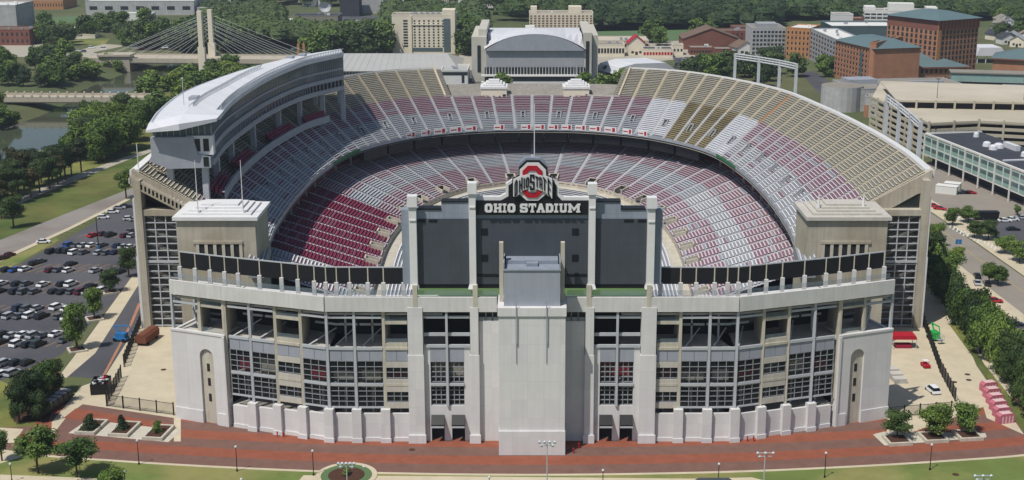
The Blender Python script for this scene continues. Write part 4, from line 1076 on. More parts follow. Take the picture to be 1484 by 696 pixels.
# crest
KZ = 6.96
def cz(x, y): return (xx(690 + x / KZ, YS, 56), zz(220 + y / KZ, YS))
def crest(name, pts, y0, y1, m): g = G(); g.vprism([cz(*p) for p in pts], YS + y0, YS + y1); return g.build(name, m, sb)
crest('crest_back', [(425, 300), (425, 190), (440, 120), (500, 68), (650, 72), (712, 140), (725, 190), (725, 300)], .9, 2.4, 'board_grey')
crest('crest_trim', [(0, 500), (0, 458), (238, 458), (298, 425), (298, 330), (362, 285), (775, 278), (835, 330), (835, 425), (885, 462), (1140, 462), (1140, 500)], .35, 1.6, 'white_trim')
crest('crest_panel', [(0, 503), (0, 494), (250, 494), (326, 452), (326, 345), (372, 310), (430, 240), (430, 160), (505, 88), (640, 88), (718, 160), (722, 235), (770, 290), (812, 345), (812, 440), (868, 496), (1140, 496), (1140, 503)], .1, .35, 'black_panel')
crest('crest_outline', [(510, 96), (638, 96), (713, 172), (716, 232), (776, 258), (778, 490), (706, 440), (630, 500), (506, 500), (432, 438), (392, 468), (364, 446), (364, 266), (430, 236), (430, 172)], -.1, .1, 'black_panel')
crest('crest_white', [(515, 108), (632, 108), (703, 180), (705, 240), (766, 266), (768, 474), (702, 428), (626, 490), (510, 490), (438, 428), (392, 456), (374, 440), (374, 274), (440, 244), (440, 180)], -.25, -.1, 'white_trim')
Oo = [(522, 138), (613, 138), (668, 192), (668, 408), (615, 460), (520, 460), (468, 408), (468, 192)]
Oi = [(540, 188), (598, 188), (622, 213), (622, 385), (598, 412), (540, 412), (514, 385), (514, 213)]
g = G()
for k in range(8):
    g.vprism([cz(*Oo[k]), cz(*Oo[(k + 1) % 8]), cz(*Oi[(k + 1) % 8]), cz(*Oi[k])], YS - .45, YS - .25)
g.build('letter_ring', 'red_paint', sb)
crest('crest_band', [(374, 270), (468, 236), (540, 218), (598, 218), (668, 238), (767, 262), (767, 466), (700, 404), (600, 368), (532, 368), (468, 386), (410, 446), (374, 446)], -.6, -.45, 'white_trim')
crest('crest_band', [(530, 208), (600, 208), (600, 394), (530, 394)], -.62, -.5, 'white_trim')
for ch, a, b, t, bt, sk in (('O', 386, 416, 284, 440, .9), ('H', 432, 466, 266, 392, .9), ('I', 477, 491, 258, 366, .2), ('O', 501, 533, 250, 356, .3), ('S', 542, 588, 222, 380, 0), ('T', 597, 630, 242, 352, -.3), ('A', 636, 666, 250, 366, -.5), ('T', 671, 705, 258, 386, -.8), ('E', 720, 754, 276, 442, -1.2)):
    x0, z1 = cz(a, t); x1, z0 = cz(b, bt)
    gl = glyph(ch, x0, x1, z0, z1, YS - .8, YS - .68, sk, None, True); gl.build('letter', 'black_panel', sb)
g = G(); g.tube((.5, YB + 3, 53), (.5, YB + 3, zz(150, YB + 3)), .14, .08); g.build('flagpole', 'white_trim', sb)
# ------------------------------------------------------------------ trees
rt = random.Random(5)
def crown_mesh(name, leaf, nleaf, size, blobs, seed, conif=False, core='leaf_dark'):
    """crown about 1 unit wide (radius .5) and 1 unit high: leaf clumps round a cluster of lobes"""
    r = random.Random(seed); g = G(); L = []
    if conif:
        for i in range(blobs): z = i / blobs; L.append((Vector((r.uniform(-.05, .05), r.uniform(-.05, .05), .06 + z * .86)), .45 * (1 - z) + .08, .12))
    else:
        for i in range(blobs):
            a = r.uniform(0, 6.28); rad = r.uniform(.05, .36); z = r.uniform(.16, .80)
            k = 1 - abs(z - .45) * .9
            L.append((Vector((rad * math.cos(a) * k, rad * math.sin(a) * k, z)), r.uniform(.16, .27), r.uniform(.13, .2)))
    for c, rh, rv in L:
        # irregular dark core lobe, added to block light through the crown
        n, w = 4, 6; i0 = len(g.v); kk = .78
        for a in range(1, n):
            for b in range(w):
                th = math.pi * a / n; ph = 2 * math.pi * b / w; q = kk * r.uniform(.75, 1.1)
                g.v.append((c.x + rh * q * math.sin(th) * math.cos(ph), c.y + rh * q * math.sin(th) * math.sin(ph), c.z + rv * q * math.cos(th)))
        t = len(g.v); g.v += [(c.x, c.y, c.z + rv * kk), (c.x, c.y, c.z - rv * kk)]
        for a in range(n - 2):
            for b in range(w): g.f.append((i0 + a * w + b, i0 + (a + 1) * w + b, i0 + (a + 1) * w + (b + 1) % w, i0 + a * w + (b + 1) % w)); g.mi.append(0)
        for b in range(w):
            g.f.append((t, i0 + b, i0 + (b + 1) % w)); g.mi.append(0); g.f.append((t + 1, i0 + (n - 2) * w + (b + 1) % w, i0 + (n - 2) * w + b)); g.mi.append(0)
        m = int(nleaf / len(L))
        for _ in range(m):
            v = Vector((r.gauss(0, 1), r.gauss(0, 1), r.gauss(0, 1) + .25)).normalized(); q = r.uniform(.75, 1.15)
            p = c + Vector((v.x * rh * q, v.y * rh * q, v.z * rv * q))
            if p.z < .02: continue
            u = Vector((r.gauss(0, 1), r.gauss(0, 1), r.gauss(0, 1))); nn = (v + u * .55).normalized(); s = size * r.uniform(.6, 1.4)
            a = nn.orthogonal().normalized(); b = nn.cross(a); an = r.uniform(0, 6.28); a, b = a * math.cos(an) + b * math.sin(an), b * math.cos(an) - a * math.sin(an)
            i = len(g.v); g.v += [tuple(p - a * s), tuple(p - b * s * .6 + nn * s * .2), tuple(p + a * s), tuple(p + b * s * .6 + nn * s * .1)]; g.f.append((i, i + 1, i + 2, i + 3)); g.mi.append(1)
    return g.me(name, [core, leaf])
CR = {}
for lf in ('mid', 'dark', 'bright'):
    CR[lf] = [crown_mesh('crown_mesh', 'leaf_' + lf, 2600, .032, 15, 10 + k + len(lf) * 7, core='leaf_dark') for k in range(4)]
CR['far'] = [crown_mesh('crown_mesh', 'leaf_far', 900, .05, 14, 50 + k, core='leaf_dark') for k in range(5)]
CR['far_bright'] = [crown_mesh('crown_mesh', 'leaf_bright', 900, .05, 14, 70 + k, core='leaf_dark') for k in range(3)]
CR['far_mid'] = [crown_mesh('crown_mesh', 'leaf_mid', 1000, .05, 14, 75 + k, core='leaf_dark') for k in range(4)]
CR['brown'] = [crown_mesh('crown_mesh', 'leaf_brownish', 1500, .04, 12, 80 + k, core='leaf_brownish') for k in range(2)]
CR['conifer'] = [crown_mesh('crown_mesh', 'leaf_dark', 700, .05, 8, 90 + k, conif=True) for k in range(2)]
g = G(); g.tube((0, 0, -.5), (0, 0, .6), .032, .02, n=7); g.tube((0, 0, .4), (.14, .05, .8), .016, .006, n=5); g.tube((0, 0, .35), (-.12, .09, .75), .015, .006, n=5); g.tube((0, 0, .45), (.02, -.14, .8), .013, .005, n=5)
TRUNK = g.me('trunk_mesh', 'bark')
def tree(p, h, w, kind, label, group=None, name='tree', low=.22, trunk=True, cat='tree', z0=0.0):
    o = empty(name, (p[0], p[1], z0), rt.uniform(0, 6.28)); tag(o, label, cat, group)
    c = link('crown', rt.choice(CR[kind]), o, (0, 0, h * low), sc=(w, w, h * (1 - low)))
    if trunk: link('trunk', TRUNK, o, (0, 0, h * .0 + .25), sc=(max(4, h * .9), max(4, h * .9), h * .72))
    return o
def pxt(px, base, top, wpx, kind, label, group=None, low=.22, name='tree', cat='tree', trunk=True, z=0):
    p = at(px, base, z); h = hz(top, p.y) - z
    c, n = math.cos(TILT), math.sin(TILT); w = wpx / F * (p.y * c - (h / 2 - CH) * n)
    return tree(p, h, w, kind, label, group, name, low, trunk, cat, z)
# near trees that can be pointed at
pxt(55, 686, 614, 66, 'mid', 'young round-headed tree on the lawn, the left one of two beside the brick plaza', low=.3)
pxt(112, 692, 632, 66, 'mid', 'young round-headed tree on the lawn, the right one of two beside the brick plaza', low=.3)
pxt(3, 668, 618, 34, 'mid', 'tree cut by the left photo edge beside the pale path', low=.3)
pxt(160, 712, 676, 54, 'bright', 'low rounded bright green tree at the bottom edge of the lawn', low=.12)
for (x, b, t, w, lb) in ((112, 508, 436, 42, 'largest planter tree between car park and drive, third from the stadium'), (137, 463, 415, 34, 'planter tree between car park and drive, second from the stadium'), (160, 424, 385, 32, 'small planter tree between car park and drive, nearest the stair shaft'), (187, 402, 352, 30, 'planter tree partly hidden by the stair shaft corner of the stadium')):
    pxt(x, b, t, w, 'mid' if b > 450 else 'dark', lb, low=.15)
for i, (x, b, t, w) in enumerate(((28, 612, 548, 36), (45, 600, 528, 44), (66, 590, 520, 44), (78, 572, 516, 40), (58, 575, 520, 44), (36, 585, 535, 40), (60, 610, 560, 36))):
    pxt(x, b, t, w, 'dark' if i not in (2,) else 'mid', 'dark leafy tree in the dense grove beside the black trailer', 'trees in the grove beside the trailer', low=.08)
for i, (x, b, t, w, k, lb) in enumerate(((1300, 636, 590, 46, 'dark', 'dark rounded planter tree nearest the white corner block'), (1352, 632, 578, 56, 'bright', 'bright green planter tree in the middle of the three on the right'), (1400, 630, 578, 50, 'mid', 'planter tree furthest right of the three beside the walkway'))):
    pxt(x, b, t, w, k, lb, low=.16)
# tree line on the right of the stadium
ln = [(1350, 400, 352), (1358, 420, 362), (1366, 440, 376), (1376, 455, 388), (1388, 470, 400), (1398, 484, 412), (1408, 500, 424), (1420, 512, 436), (1432, 524, 446), (1444, 540, 462), (1456, 556, 472), (1468, 572, 488), (1480, 590, 506), (1494, 610, 520), (1352, 375, 332), (1362, 400, 345), (1372, 425, 365), (1410, 478, 410), (1430, 498, 428), (1450, 520, 450), (1470, 545, 470), (1490, 570, 490)]
for x, b, t in ln: pxt(x, b, t, 46, 'dark' if rt.random() < .55 else 'mid', 'dark leafy tree in the row beside the walkway east of the stadium', 'trees in the row east of the stadium', low=.06)
sx = [(1380, 327, 300, 24, 'mid', 'street tree at the corner of the side road by the office building, left of two'), (1403, 322, 296, 32, 'mid', 'street tree at the corner of the side road by the office building, right of two'), (1412, 345, 317, 28, 'dark', 'first street tree along the car park verge counting from the stadium'), (1432, 348, 316, 36, 'dark', 'second street tree along the car park verge counting from the stadium'), (1456, 368, 340, 32, 'mid', 'third street tree along the car park verge counting from the stadium'), (1477, 380, 346, 36, 'mid', 'fourth street tree along the car park verge, cut by the photo edge'), (1388, 378, 355, 20, 'bright', 'small yellowish tree beside the blue sign near the stadium'), (1433, 412, 376, 28, 'bright', 'small bright tree on the parking island, left of two'), (1446, 414, 384, 28, 'mid', 'small tree on the parking island, right of two'), (1356, 358, 322, 30, 'mid', 'tree close to the east corner of the stadium'), (1474, 312, 296, 12, 'mid', 'tiny roadside tree below the office building')]
for x, b, t, w, k, lb in sx: pxt(x, b, t, w, k, lb, low=.16)
pxt(183, 288, 240, 34, 'bright', 'thin light green tree beside the river road next to the stadium', low=.3)
# left bank grove and river trees
def scatter(n, x0, x1, y0, y1, h0, h1, kinds, label, group, ar=(.75, 1.05), low=.1, test=None, name='tree', trunk=True):
    k = 0; tries = 0
    while k < n and tries < n * 30:
        tries += 1; x, y = rt.uniform(x0, x1), rt.uniform(y0, y1)
        if test and not test(x, y): continue
        p = at(x, y)
        if inside(p) : continue
        h = rt.uniform(h0, h1) * 1.2; tree(p, h, h * rt.uniform(*ar), rt.choice(kinds), label, group, low=low, name=name, trunk=trunk, z0=gh(p.x, p.y)); k += 1
for i, (x, b) in enumerate(((-5, 300), (12, 296), (28, 290), (45, 286), (58, 280), (72, 274), (84, 268), (95, 262), (8, 280), (35, 274), (60, 266), (20, 330), (2, 318), (-8, 288), (18, 284), (50, 272), (76, 262), (88, 258), (104, 256), (118, 250), (-4, 270), (22, 264), (44, 258))):
    pxt(x, b, b - rt.uniform(44, 58), rt.uniform(30, 42), 'dark' if i % 3 else 'brown', 'dark tall tree with a bare trunk in the grove beside the riverside path', 'trees in the grove beside the riverside path', low=.32)
lines = lambda x, y: y < 236 - (x - 95) * .18
scatter(15, 108, 205, 205, 240, 12, 17, ['mid', 'mid', 'dark', 'bright'], 'broad green tree on the east river bank beside the stadium', 'trees on the east river bank', test=lambda x, y: y < 250 - (x - 95) * .28)
scatter(14, 128, 215, 172, 205, 9, 13, ['mid', 'dark', 'bright'], 'tall green tree on the east bank upstream of the low bridge', 'trees on the east bank upstream of the low bridge')
scatter(46, 205, 420, 98, 165, 7, 11, ['far_bright', 'far_mid', 'far_mid'], 'low bright green tree or willow on the east bank below the cable bridge', 'willows on the east bank below the cable bridge', ar=(1.1, 1.6), low=.02, test=lambda x, y: y > 190 - .26 * x * 1.12)
scatter(20, -20, 112, 85, 128, 10, 14, ['far', 'far_mid', 'far_mid'], 'tall dark tree on the west bank between the two bridges', 'trees on the west bank between the bridges', test=lambda x, y: y > 84)
scatter(28, 60, 195, 92, 130, 5, 9, ['far_bright', 'far_mid'], 'low bush-like tree on the west river bank', 'low trees on the west river bank', ar=(1.2, 1.8), low=.02, test=lambda x, y: y < 150 - .3 * x)
scatter(8, -20, 20, 160, 186, 6, 10, ['far_bright', 'far_mid'], 'low green tree at the left edge under the low bridge', 'low trees under the low bridge', ar=(1, 1.5), low=.02)
# around the arena and north rim
for x, b, t, w, k in ((728, 138, 104, 34, 'mid'), (848, 134, 104, 30, 'mid'), (872, 140, 104, 40, 'mid'), (893, 138, 100, 34, 'bright'), (885, 112, 92, 26, 'dark'), (905, 118, 98, 26, 'bright')):
    pxt(x, b, t, w, {'mid': 'far_bright', 'bright': 'far_bright', 'dark': 'far'}[k], 'bushy green tree between the arena and the north rim of the stadium', 'trees behind the north rim', low=.1)
scatter(20, 905, 1075, 104, 118, 9, 13, ['far', 'far', 'far_mid', 'far_bright'], 'dark rounded tree behind the high north-east rim', 'trees behind the north-east rim', ar=(1, 1.3), test=lambda x, y: x > 985 or y > 117)
scatter(12, 1075, 1180, 96, 128, 11, 15, ['far', 'far'], 'dark street tree beyond the rim beside the grey apartments', 'street trees beside the grey apartments', test=lambda x, y: not (x > 1165 and y > 105))
scatter(9, 1185, 1215, 96, 116, 7, 10, ['far', 'far_mid'], 'street tree below the orange apartment wall', 'street trees below the orange apartments')
# far woods: single trees first, then one joined mass behind them
scatter(40, 395, 690, 62, 82, 15, 21, ['far', 'far', 'far_mid'], 'broad tree in the wood behind the long fieldhouse', 'trees in the wood behind the fieldhouse', low=.04, ar=(.9, 1.3), test=lambda x, y: not 560 < x < 672)
scatter(22, 190, 400, 62, 76, 15, 20, ['far', 'far_mid', 'far'], 'tree in the wood beyond the cable-stayed bridge', 'trees in the wood beyond the cable bridge', low=.04, ar=(.9, 1.3))
scatter(24, 55, 230, 38, 68, 11, 16, ['far', 'far', 'far_mid'], 'park tree beyond the river near the crossroads', 'park trees near the crossroads', low=.05, test=lambda x, y: not (100 < x < 170 and y > 56), ar=(.8, 1.2))
for x in (142, 160, 185, 211, 236, 248): pxt(x, 19, 4, 11, 'conifer', 'dark conical tree in front of the long silver hall', 'conical trees in front of the silver hall', low=.02)
scatter(12, 1440, 1490, 28, 62, 9, 13, ['far', 'far_mid'], 'suburban tree among the pale houses at the upper right', 'trees among the houses at the upper right')
for x, b, t, w, lb in ((945, 62, 24, 42, 'very large rounded tree at the edge of the green sports field'), (955, 66, 38, 30, 'lower tree in front of the very large one at the sports field'), (1010, 52, 24, 34, 'large light green tree behind the brown-roofed house'), (1028, 50, 26, 26, 'brownish tree right of the large light green one')):
    pxt(x, b, t, w, 'far_mid', lb, low=.06)
def mass(name, x0, x1, y0, y1, n, h0, h1, label, mats='leaf_far'):
    g = G(); r = random.Random(n)
    for _ in range(n):
        p = at(r.uniform(x0, x1), y0 + (y1 - y0) * r.random()); h = r.uniform(h0, h1); w = h * r.uniform(.5, .75); me = CR['far'][0]
        i0 = len(g.v); m, q = 5, 8
        for a in range(1, m):
            for b in range(q):
                th = math.pi * .62 * a / (m - 1); ph = 2 * math.pi * b / q + a * .4; k = r.uniform(.75, 1.12)
                g.v.append((p.x + w * k * math.sin(th) * math.cos(ph), p.y + w * k * math.sin(th) * math.sin(ph), h * .5 + h * .5 * k * math.cos(th)))
        t = len(g.v); g.v.append((p.x, p.y, h))
        for a in range(m - 2):
            for b in range(q): g.f.append((i0 + a * q + b, i0 + (a + 1) * q + b, i0 + (a + 1) * q + (b + 1) % q, i0 + a * q + (b + 1) % q)); g.mi.append(0)
        for b in range(q): g.f.append((t, i0 + b, i0 + (b + 1) % q)); g.mi.append(0)
        for _k in range(64):
            v = Vector((r.gauss(0, 1), r.gauss(0, 1), abs(r.gauss(0, 1)))).normalized(); c = Vector((p.x + v.x * w, p.y + v.y * w, h * .5 + v.z * h * .5)); s = h * .075 * r.uniform(.6, 1.3); c = c + v * r.uniform(-.06, .1) * w
            a = (v + Vector((r.gauss(0, .5), r.gauss(0, .5), r.gauss(0, .5)))).normalized(); u = a.orthogonal().normalized(); w2 = a.cross(u)
            i = len(g.v); g.v += [tuple(c - u * s), tuple(c - w2 * s * .7), tuple(c + u * s), tuple(c + w2 * s * .7)]; g.f.append((i, i + 1, i + 2, i + 3)); g.mi.append(0)
    return g.build(name, mats, None, kind='stuff', label=label, category='woodland') if False else tag(g.build(name, mats), label, None, None, 'stuff')
mass('far_woods', 300, 700, -60, 10, 650, 11, 18, 'belt of far woodland along the top left of the view')
mass('far_woods', -60, 290, -60, -6, 300, 11, 18, 'belt of far woodland behind the long halls at the top left')
mass('far_woods', 690, 1560, -60, 30, 1300, 11, 18, 'dark belt of far woodland along the top right of the view', 'leaf_dark')
mass('far_woods', 860, 1130, 14, 42, 380, 12, 18, 'dark wood behind the green sports field', 'leaf_dark')
mass('far_woods', 1125, 1490, 8, 30, 420, 12, 17, 'dark wood behind the white slab and brick tower', 'leaf_dark')
mass('far_woods', 300, 575, 50, 64, 190, 10, 14, 'wood in front of the dark tower and the dish')
mass('far_woods', 300, 410, 18, 52, 130, 10, 14, 'wood left of the satellite dish')
mass('far_woods', 560, 700, 20, 60, 190, 11, 15, 'wood around the cream hotel')
mass('far_woods', 660, 700, 30, 70, 60, 11, 15, 'wood between the hotel and the arena')
# hedges and conifers in the plaza planters
def planter(x, y, w, d, rz, h=.75):
    o = empty('planter_box', (x, y, 0), rz)
    for a, b, c, e in ((-w / 2, w / 2, -d / 2, -d / 2 + .5), (-w / 2, w / 2, d / 2 - .5, d / 2), (-w / 2, -w / 2 + .5, -d / 2 + .5, d / 2 - .5), (w / 2 - .5, w / 2, -d / 2 + .5, d / 2 - .5)):
        g = G(); g.box(a, b, c, e, .02, h); g.build('kerb_stone', 'tan_concrete', o)
    g = G(); g.box(-w / 2 + .5, w / 2 - .5, -d / 2 + .5, d / 2 - .5, .02, h - .15); g.build('soil', 'mulch', o)
    return o
for x, y, lb in ((133, 621, 'leftmost'), (181, 624, 'middle'), (230, 629, 'rightmost')):
    p = at(x, y); tag(planter(p.x, p.y, 4.6, 7.5, -.12), lb + ' of the three pale stone planters on the left of the brick plaza', 'planter')
pxt(131, 624, 598, 30, 'conifer', 'spreading small conifer in the leftmost plaza planter', low=.0, name='shrub', cat='shrub'); pxt(177, 625, 600, 22, 'conifer', 'narrow small conifer in the middle plaza planter', low=.0, name='shrub', cat='shrub'); pxt(229, 630, 609, 18, 'far_mid', 'small grey-green bush in the rightmost plaza planter', low=.0, name='shrub', cat='shrub')
for x, y, lb in ((1300, 640, 'nearest the white corner block'), (1352, 636, 'middle of the three on the right'), (1402, 633, 'farthest right')):
    p = at(x, y); tag(planter(p.x, p.y, 5.2, 5, .12), 'pale stone tree planter on the brick plaza, ' + lb, 'planter')
for x, y, lb in ((112, 508, 'in front of the largest tree'), (137, 463, 'under the second tree'), (160, 424, 'under the small tree by the stair shaft')):
    p = at(x, y); tag(planter(p.x, p.y, 4.5, 4.5, .5, .5), 'low stone planter beside the drive, ' + lb, 'planter')

# ------------------------------------------------------------------ vehicles
def car_parts(kind):
    L, Wd, H = {'sedan': (4.7, 1.85, 1.42), 'suv': (4.8, 1.95, 1.75), 'hatch': (4.1, 1.78, 1.5)}[kind]; a, b = L / 2, Wd / 2
    bt = .92 if kind != 'suv' else 1.05
    prof = [(-a, .32), (-a + .02, .72), (-a + .12, bt - .06), (-a * .55, bt), (a * .42, bt - .02), (a - .35, bt - .16), (a - .04, .66), (a, .3)]
    g = G(); n = len(prof)
    rows = [(-b + .06, .0), (-b, .0), (b, 0), (b - .06, 0)]
    g.vprism([(x, z) for x, z in prof], -b, b)
    body = g.me('car_body_mesh', 'white_trim')
    if kind == 'sedan': c = [(-a * .78, bt), (-a * .45, H), (a * .12, H), (a * .5, bt)]
    elif kind == 'suv': c = [(-a * .96, bt), (-a * .84, H), (a * .15, H), (a * .48, bt)]
    else: c = [(-a * .95, bt), (-a * .7, H), (a * .15, H), (a * .52, bt)]
    t = b - .28
    P = lambda x, y, z: (x, y, z)
    g = G(); (x0, z0), (x1, z1), (x2, z2), (x3, z3) = c
    g.mesh8([(x0, -b + .05, z0 - .02), (x3, -b + .05, z3 - .02), (x3, b - .05, z3 - .02), (x0, b - .05, z0 - .02), (x1, -t, z1 - .04), (x2, -t, z2 - .04), (x2, t, z2 - .04), (x1, t, z1 - .04)]); glass = g.me('car_glass_mesh', 'car_glass')
    g = G(); g.box(x1 - .02, x2 + .02, -t - .02, t + .02, z1 - .045, z1); roof = g.me('car_roof_mesh', 'white_trim')
    g = G(); r = .33; g.tube((0, -.11, 0), (0, .11, 0), r, n=10); wh = g.me('wheel_mesh', 'tyre')
    return body, glass, roof, wh, L, Wd
CAR = {k: car_parts(k) for k in ('sedan', 'suv', 'hatch')}
PAINT = {'white': 'e4e6e8', 'silver': 'a9adb2', 'grey': '5d6268', 'black': '1c1d20', 'dark blue': '1e2c48', 'blue': '24509a', 'red': 'b31a2a', 'maroon': '5e1426', 'dark green': '27382f'}
for k, h in PAINT.items(): mat('paint_' + k.replace(' ', '_'), h, .25, .02, 1, spec=.6, metal=0)
def car(p, col, kind, yaw, label, group, z=.02, small=False, name='parked_car'):
    body, glass, roof, wh, L, Wd = CAR[kind]; o = empty(name, (p[0], p[1], z), yaw); tag(o, label, 'car', group)
    m = M['paint_' + col.replace(' ', '_')]
    for nm, me in (('body', body), ('roof', roof)):
        q = link(nm, me, o); q.material_slots[0].link = 'OBJECT'; q.material_slots[0].material = m
    link('windows', glass, o)
    if not small:
        for sx_ in (-1, 1):
            for sy in (-1, 1): link('wheel', wh, o, (sx_ * L * .31, sy * (Wd / 2 - .1), .33))
    return o
w_, s_, gr, bk, db, bl, rd, mr, dg = 'white', 'silver', 'grey', 'black', 'dark blue', 'blue', 'red', 'maroon', 'dark green'
ROWS = [
 ('in the farthest row along the road kerb', 8, [(63, 349.5, w_), (150, 314, w_), (163, 306, w_), (173, 300, s_), (182, 298, bk)]),
 ('in the short pair beside the stadium shaft', 20, [(187, 316, w_), (197, 317, s_)]),
 ('in the row by the car park lamp mast', 66, [(135, 340, rd), (148.5, 338, mr), (160, 339.5, bk), (181.6, 340.5, mr), (192, 340.5, s_), (190, 334, gr)]),
 ('in the back line of the mast row', 66, [(100.6, 354.5, bl), (111.6, 354.5, gr), (121.7, 354.5, s_), (133.8, 354.5, w_), (148, 354.5, gr), (171, 355, db), (180, 356.6, s_), (189, 357, w_)]),
 ('in the front line of the mast row', 66, [(75, 363.6, bk), (89.5, 362.6, bk), (99, 362.8, bk), (108.6, 365, w_), (121.7, 365, gr), (144, 365.5, s_), (155, 365.6, gr), (168, 364.6, db), (180, 364, mr)]),
 ('at the left edge beside the road', 66, [(14, 368.6, mr), (4, 373, mr)]),
 ('in the third row, back line', 66, [(50, 380.7, bk), (102.6, 381.7, bk), (58, 378, gr)]),
 ('in the third row, front line', 66, [(9, 390, bk), (22.5, 390, bl), (37, 389, w_), (73.4, 390.8, mr), (86.5, 390, gr), (99.6, 391, w_), (139, 391.2, s_), (174.6, 392.8, bk)]),
 ('in the fourth row, back line', 66, [(3, 410, w_), (24.6, 410.5, bk), (38.8, 410.5, gr), (63.4, 411.5, w_), (90.5, 411, bk), (103.4, 411, w_), (131, 414, bk)]),
 ('in the fourth row, front line', 66, [(1, 421, bk), (23.3, 421.6, bk), (35.4, 422, gr), (50.4, 422, gr), (78.4, 421.6, bk), (91, 422, bk), (104.7, 422, gr), (117.6, 422.4, mr), (129, 422.7, s_), (150, 420, w_)]),
 ('in the fifth row, back line', 66, [(28.4, 446, db), (40.5, 446.7, gr), (54.3, 446, s_), (82.8, 444.6, w_), (97.8, 446.7, w_)]),
 ('in the fifth row, front line', 66, [(2.6, 456, bk), (14.6, 457.6, s_), (29.5, 457.6, gr), (44.5, 456.6, w_), (60.8, 457.6, bk), (86.6, 458.4, gr), (99, 459.6, w_)]),
 ('in the sixth row, back line', 66, [(5, 484.7, bk), (18, 485.5, s_), (34.5, 484.2, w_), (49.8, 485.5, s_), (63.4, 485.5, gr), (82.2, 483.4, w_)]),
 ('in the sixth row, front line', 66, [(1, 495, bk), (25.9, 497.7, w_), (40.5, 499, bk), (55.6, 498.4, dg), (95, 492, gr)]),
 ('in the nearest row, back line', 66, [(6.5, 526, s_), (23.3, 525, bk), (39.5, 525, bk)]),
 ('in the nearest row, front line', 66, [(4, 541, w_), (19.5, 540.3, s_)])]
ORD = ['first', 'second', 'third', 'fourth', 'fifth', 'sixth', 'seventh', 'eighth', 'ninth', 'tenth', 'eleventh', 'twelfth']
for where, yaw, lst in ROWS:
    for i, (x, y, c) in enumerate(sorted(lst)):
        kd = rt.choice(['sedan', 'sedan', 'hatch', 'suv']); nm = {'sedan': 'sedan', 'hatch': 'hatchback', 'suv': 'tall car'}[kd]
        car(at(x, y + 3), c, kd, math.radians(yaw + rt.uniform(-2, 2)), f'{c} {nm}, {ORD[i]} from the left {where}', 'cars in the west car park')
for x, y, c, yaw, lb in ((1456, 321.6, w_, 0, 'left of two white cars in the east car park'), (1467, 320, w_, 0, 'right of two white cars in the east car park'), (1482, 317.5, s_, 0, 'at the photo edge right of the two white cars'), (1468, 334, bk, 0, 'below the two white cars in the east car park'), (1375, 373, w_, 40, 'behind the dark trees near the blue sign'), (1383, 380, gr, 40, 'between the blue sign and the dark trees'), (1416, 402, bk, 80, 'behind the silver car on the parking bay'), (1416, 412, s_, 80, 'half hidden by the dark trees on the parking bay'), (1430, 413, bk, 80, 'right of the silver car on the parking bay'), (1441, 438, rd, -10, 'alone beside the orange hatched parking bays'), (1471, 472, db, 0, 'lowest in the parking bays beside the tree row'), (1397, 281, db, 0, 'in the yard of the office building, left one'), (1406, 281, rd, 0, 'in the yard of the office building, right one'), (1352, 300, rd, -30, 'close to the east corner of the stadium'), (1362, 304, rd, -30, 'second from the east corner of the stadium')):
    car(at(x, y), c, 'sedan', math.radians(yaw), f'{c} car {lb}', 'cars east of the stadium')
car(at(1351, 568), 'white', 'suv', math.radians(100), 'white tall car parked on the pale walkway inside the east fence', None)
for i, (x, y, c) in enumerate(((152, 82, w_), (196, 81, s_), (206, 81.5, mr), (240, 80.5, w_), (115, 75, w_), (120, 76, gr), (133, 70, w_))):
    car(at(x, y), c, 'suv', rt.choice([0, 3.14]), f'{c} car on the far bridge road, {ORD[i]} listed from the west bank' if False else f'small {c} car on the cable bridge road, {["over the stone abutment", "just east of the abutment", "beside the silver one", "halfway to the pylons", "at the crossroads", "behind the white one at the crossroads", "turning at the crossroads"][i]}', 'cars on the cable bridge road', z=5.0 if x > 140 else .04, small=True, name='car')
for k in range(56):
    x, y = 980 + (k % 14) * 7.4 + rt.uniform(-1.5, 1.5), 86 + (k // 14) * 4.4
    if rt.random() < .15: continue
    car(at(x, y), rt.choice([w_, s_, gr, bk, bk, db, rd]), 'sedan', rt.choice([.1, 1.5]), 'tiny parked car in the packed shop car park', 'cars in the shop car park', small=True, z=.06)
for k in range(16):
    car(at(505 + (k % 8) * 4.4, 31 + (k // 8) * 5), rt.choice([w_, s_, w_, db]), 'sedan', .1, 'tiny parked car in the far car park beside the dark tower', 'cars in the car park by the dark tower', small=True, z=.06)
# bridge abutment etc. --------------------------------------------------- bridges
def bridge(name, label, P, Q, w, zd, piers, par=1.2, m='bridge_concrete', depth=2.2, posts=0):
    o = empty(name); tag(o, label, 'bridge'); fr = frame(P, Q); L = fr.L
    g = G(); g.lbox(fr, 0, L, .6, w - .6, zd - depth, zd); g.build('deck', m, o)
    for v in (0, w - .5):
        g = G(); g.lbox(fr, 0, L, v, v + .5, zd - depth * .7, zd + par); g.build('parapet', m, o)
    if posts:
        for k in range(posts):
            u = L * (k + .5) / posts
            for v in (-.1, w - .6): g = G(); g.lbox(fr, u - .5, u + .5, v, v + .8, zd + par - .3, zd + par + .9); g.build('parapet_post', m, o)
    for u in piers: g = G(); g.lbox(fr, u - 1.4, u + 1.4, .8, w - .8, -6, zd - depth); g.build('pier', m, o)
    return o, fr
o, fr = bridge('low_bridge', 'low pale stone road bridge with small parapet posts over the river', at(-60, 152, 0), at(217, 153, 0), 15, 3.2, (70, 120), posts=22)
PL, PR = at(120, 95, 0), at(470, 98, 0)
o, fr = bridge('cable_bridge', 'far cable-stayed road bridge with two tall pale pylons', PL, PR, 26, 4.0, (30, 108, 190), 1.0, posts=0, depth=2.6)
g = G()
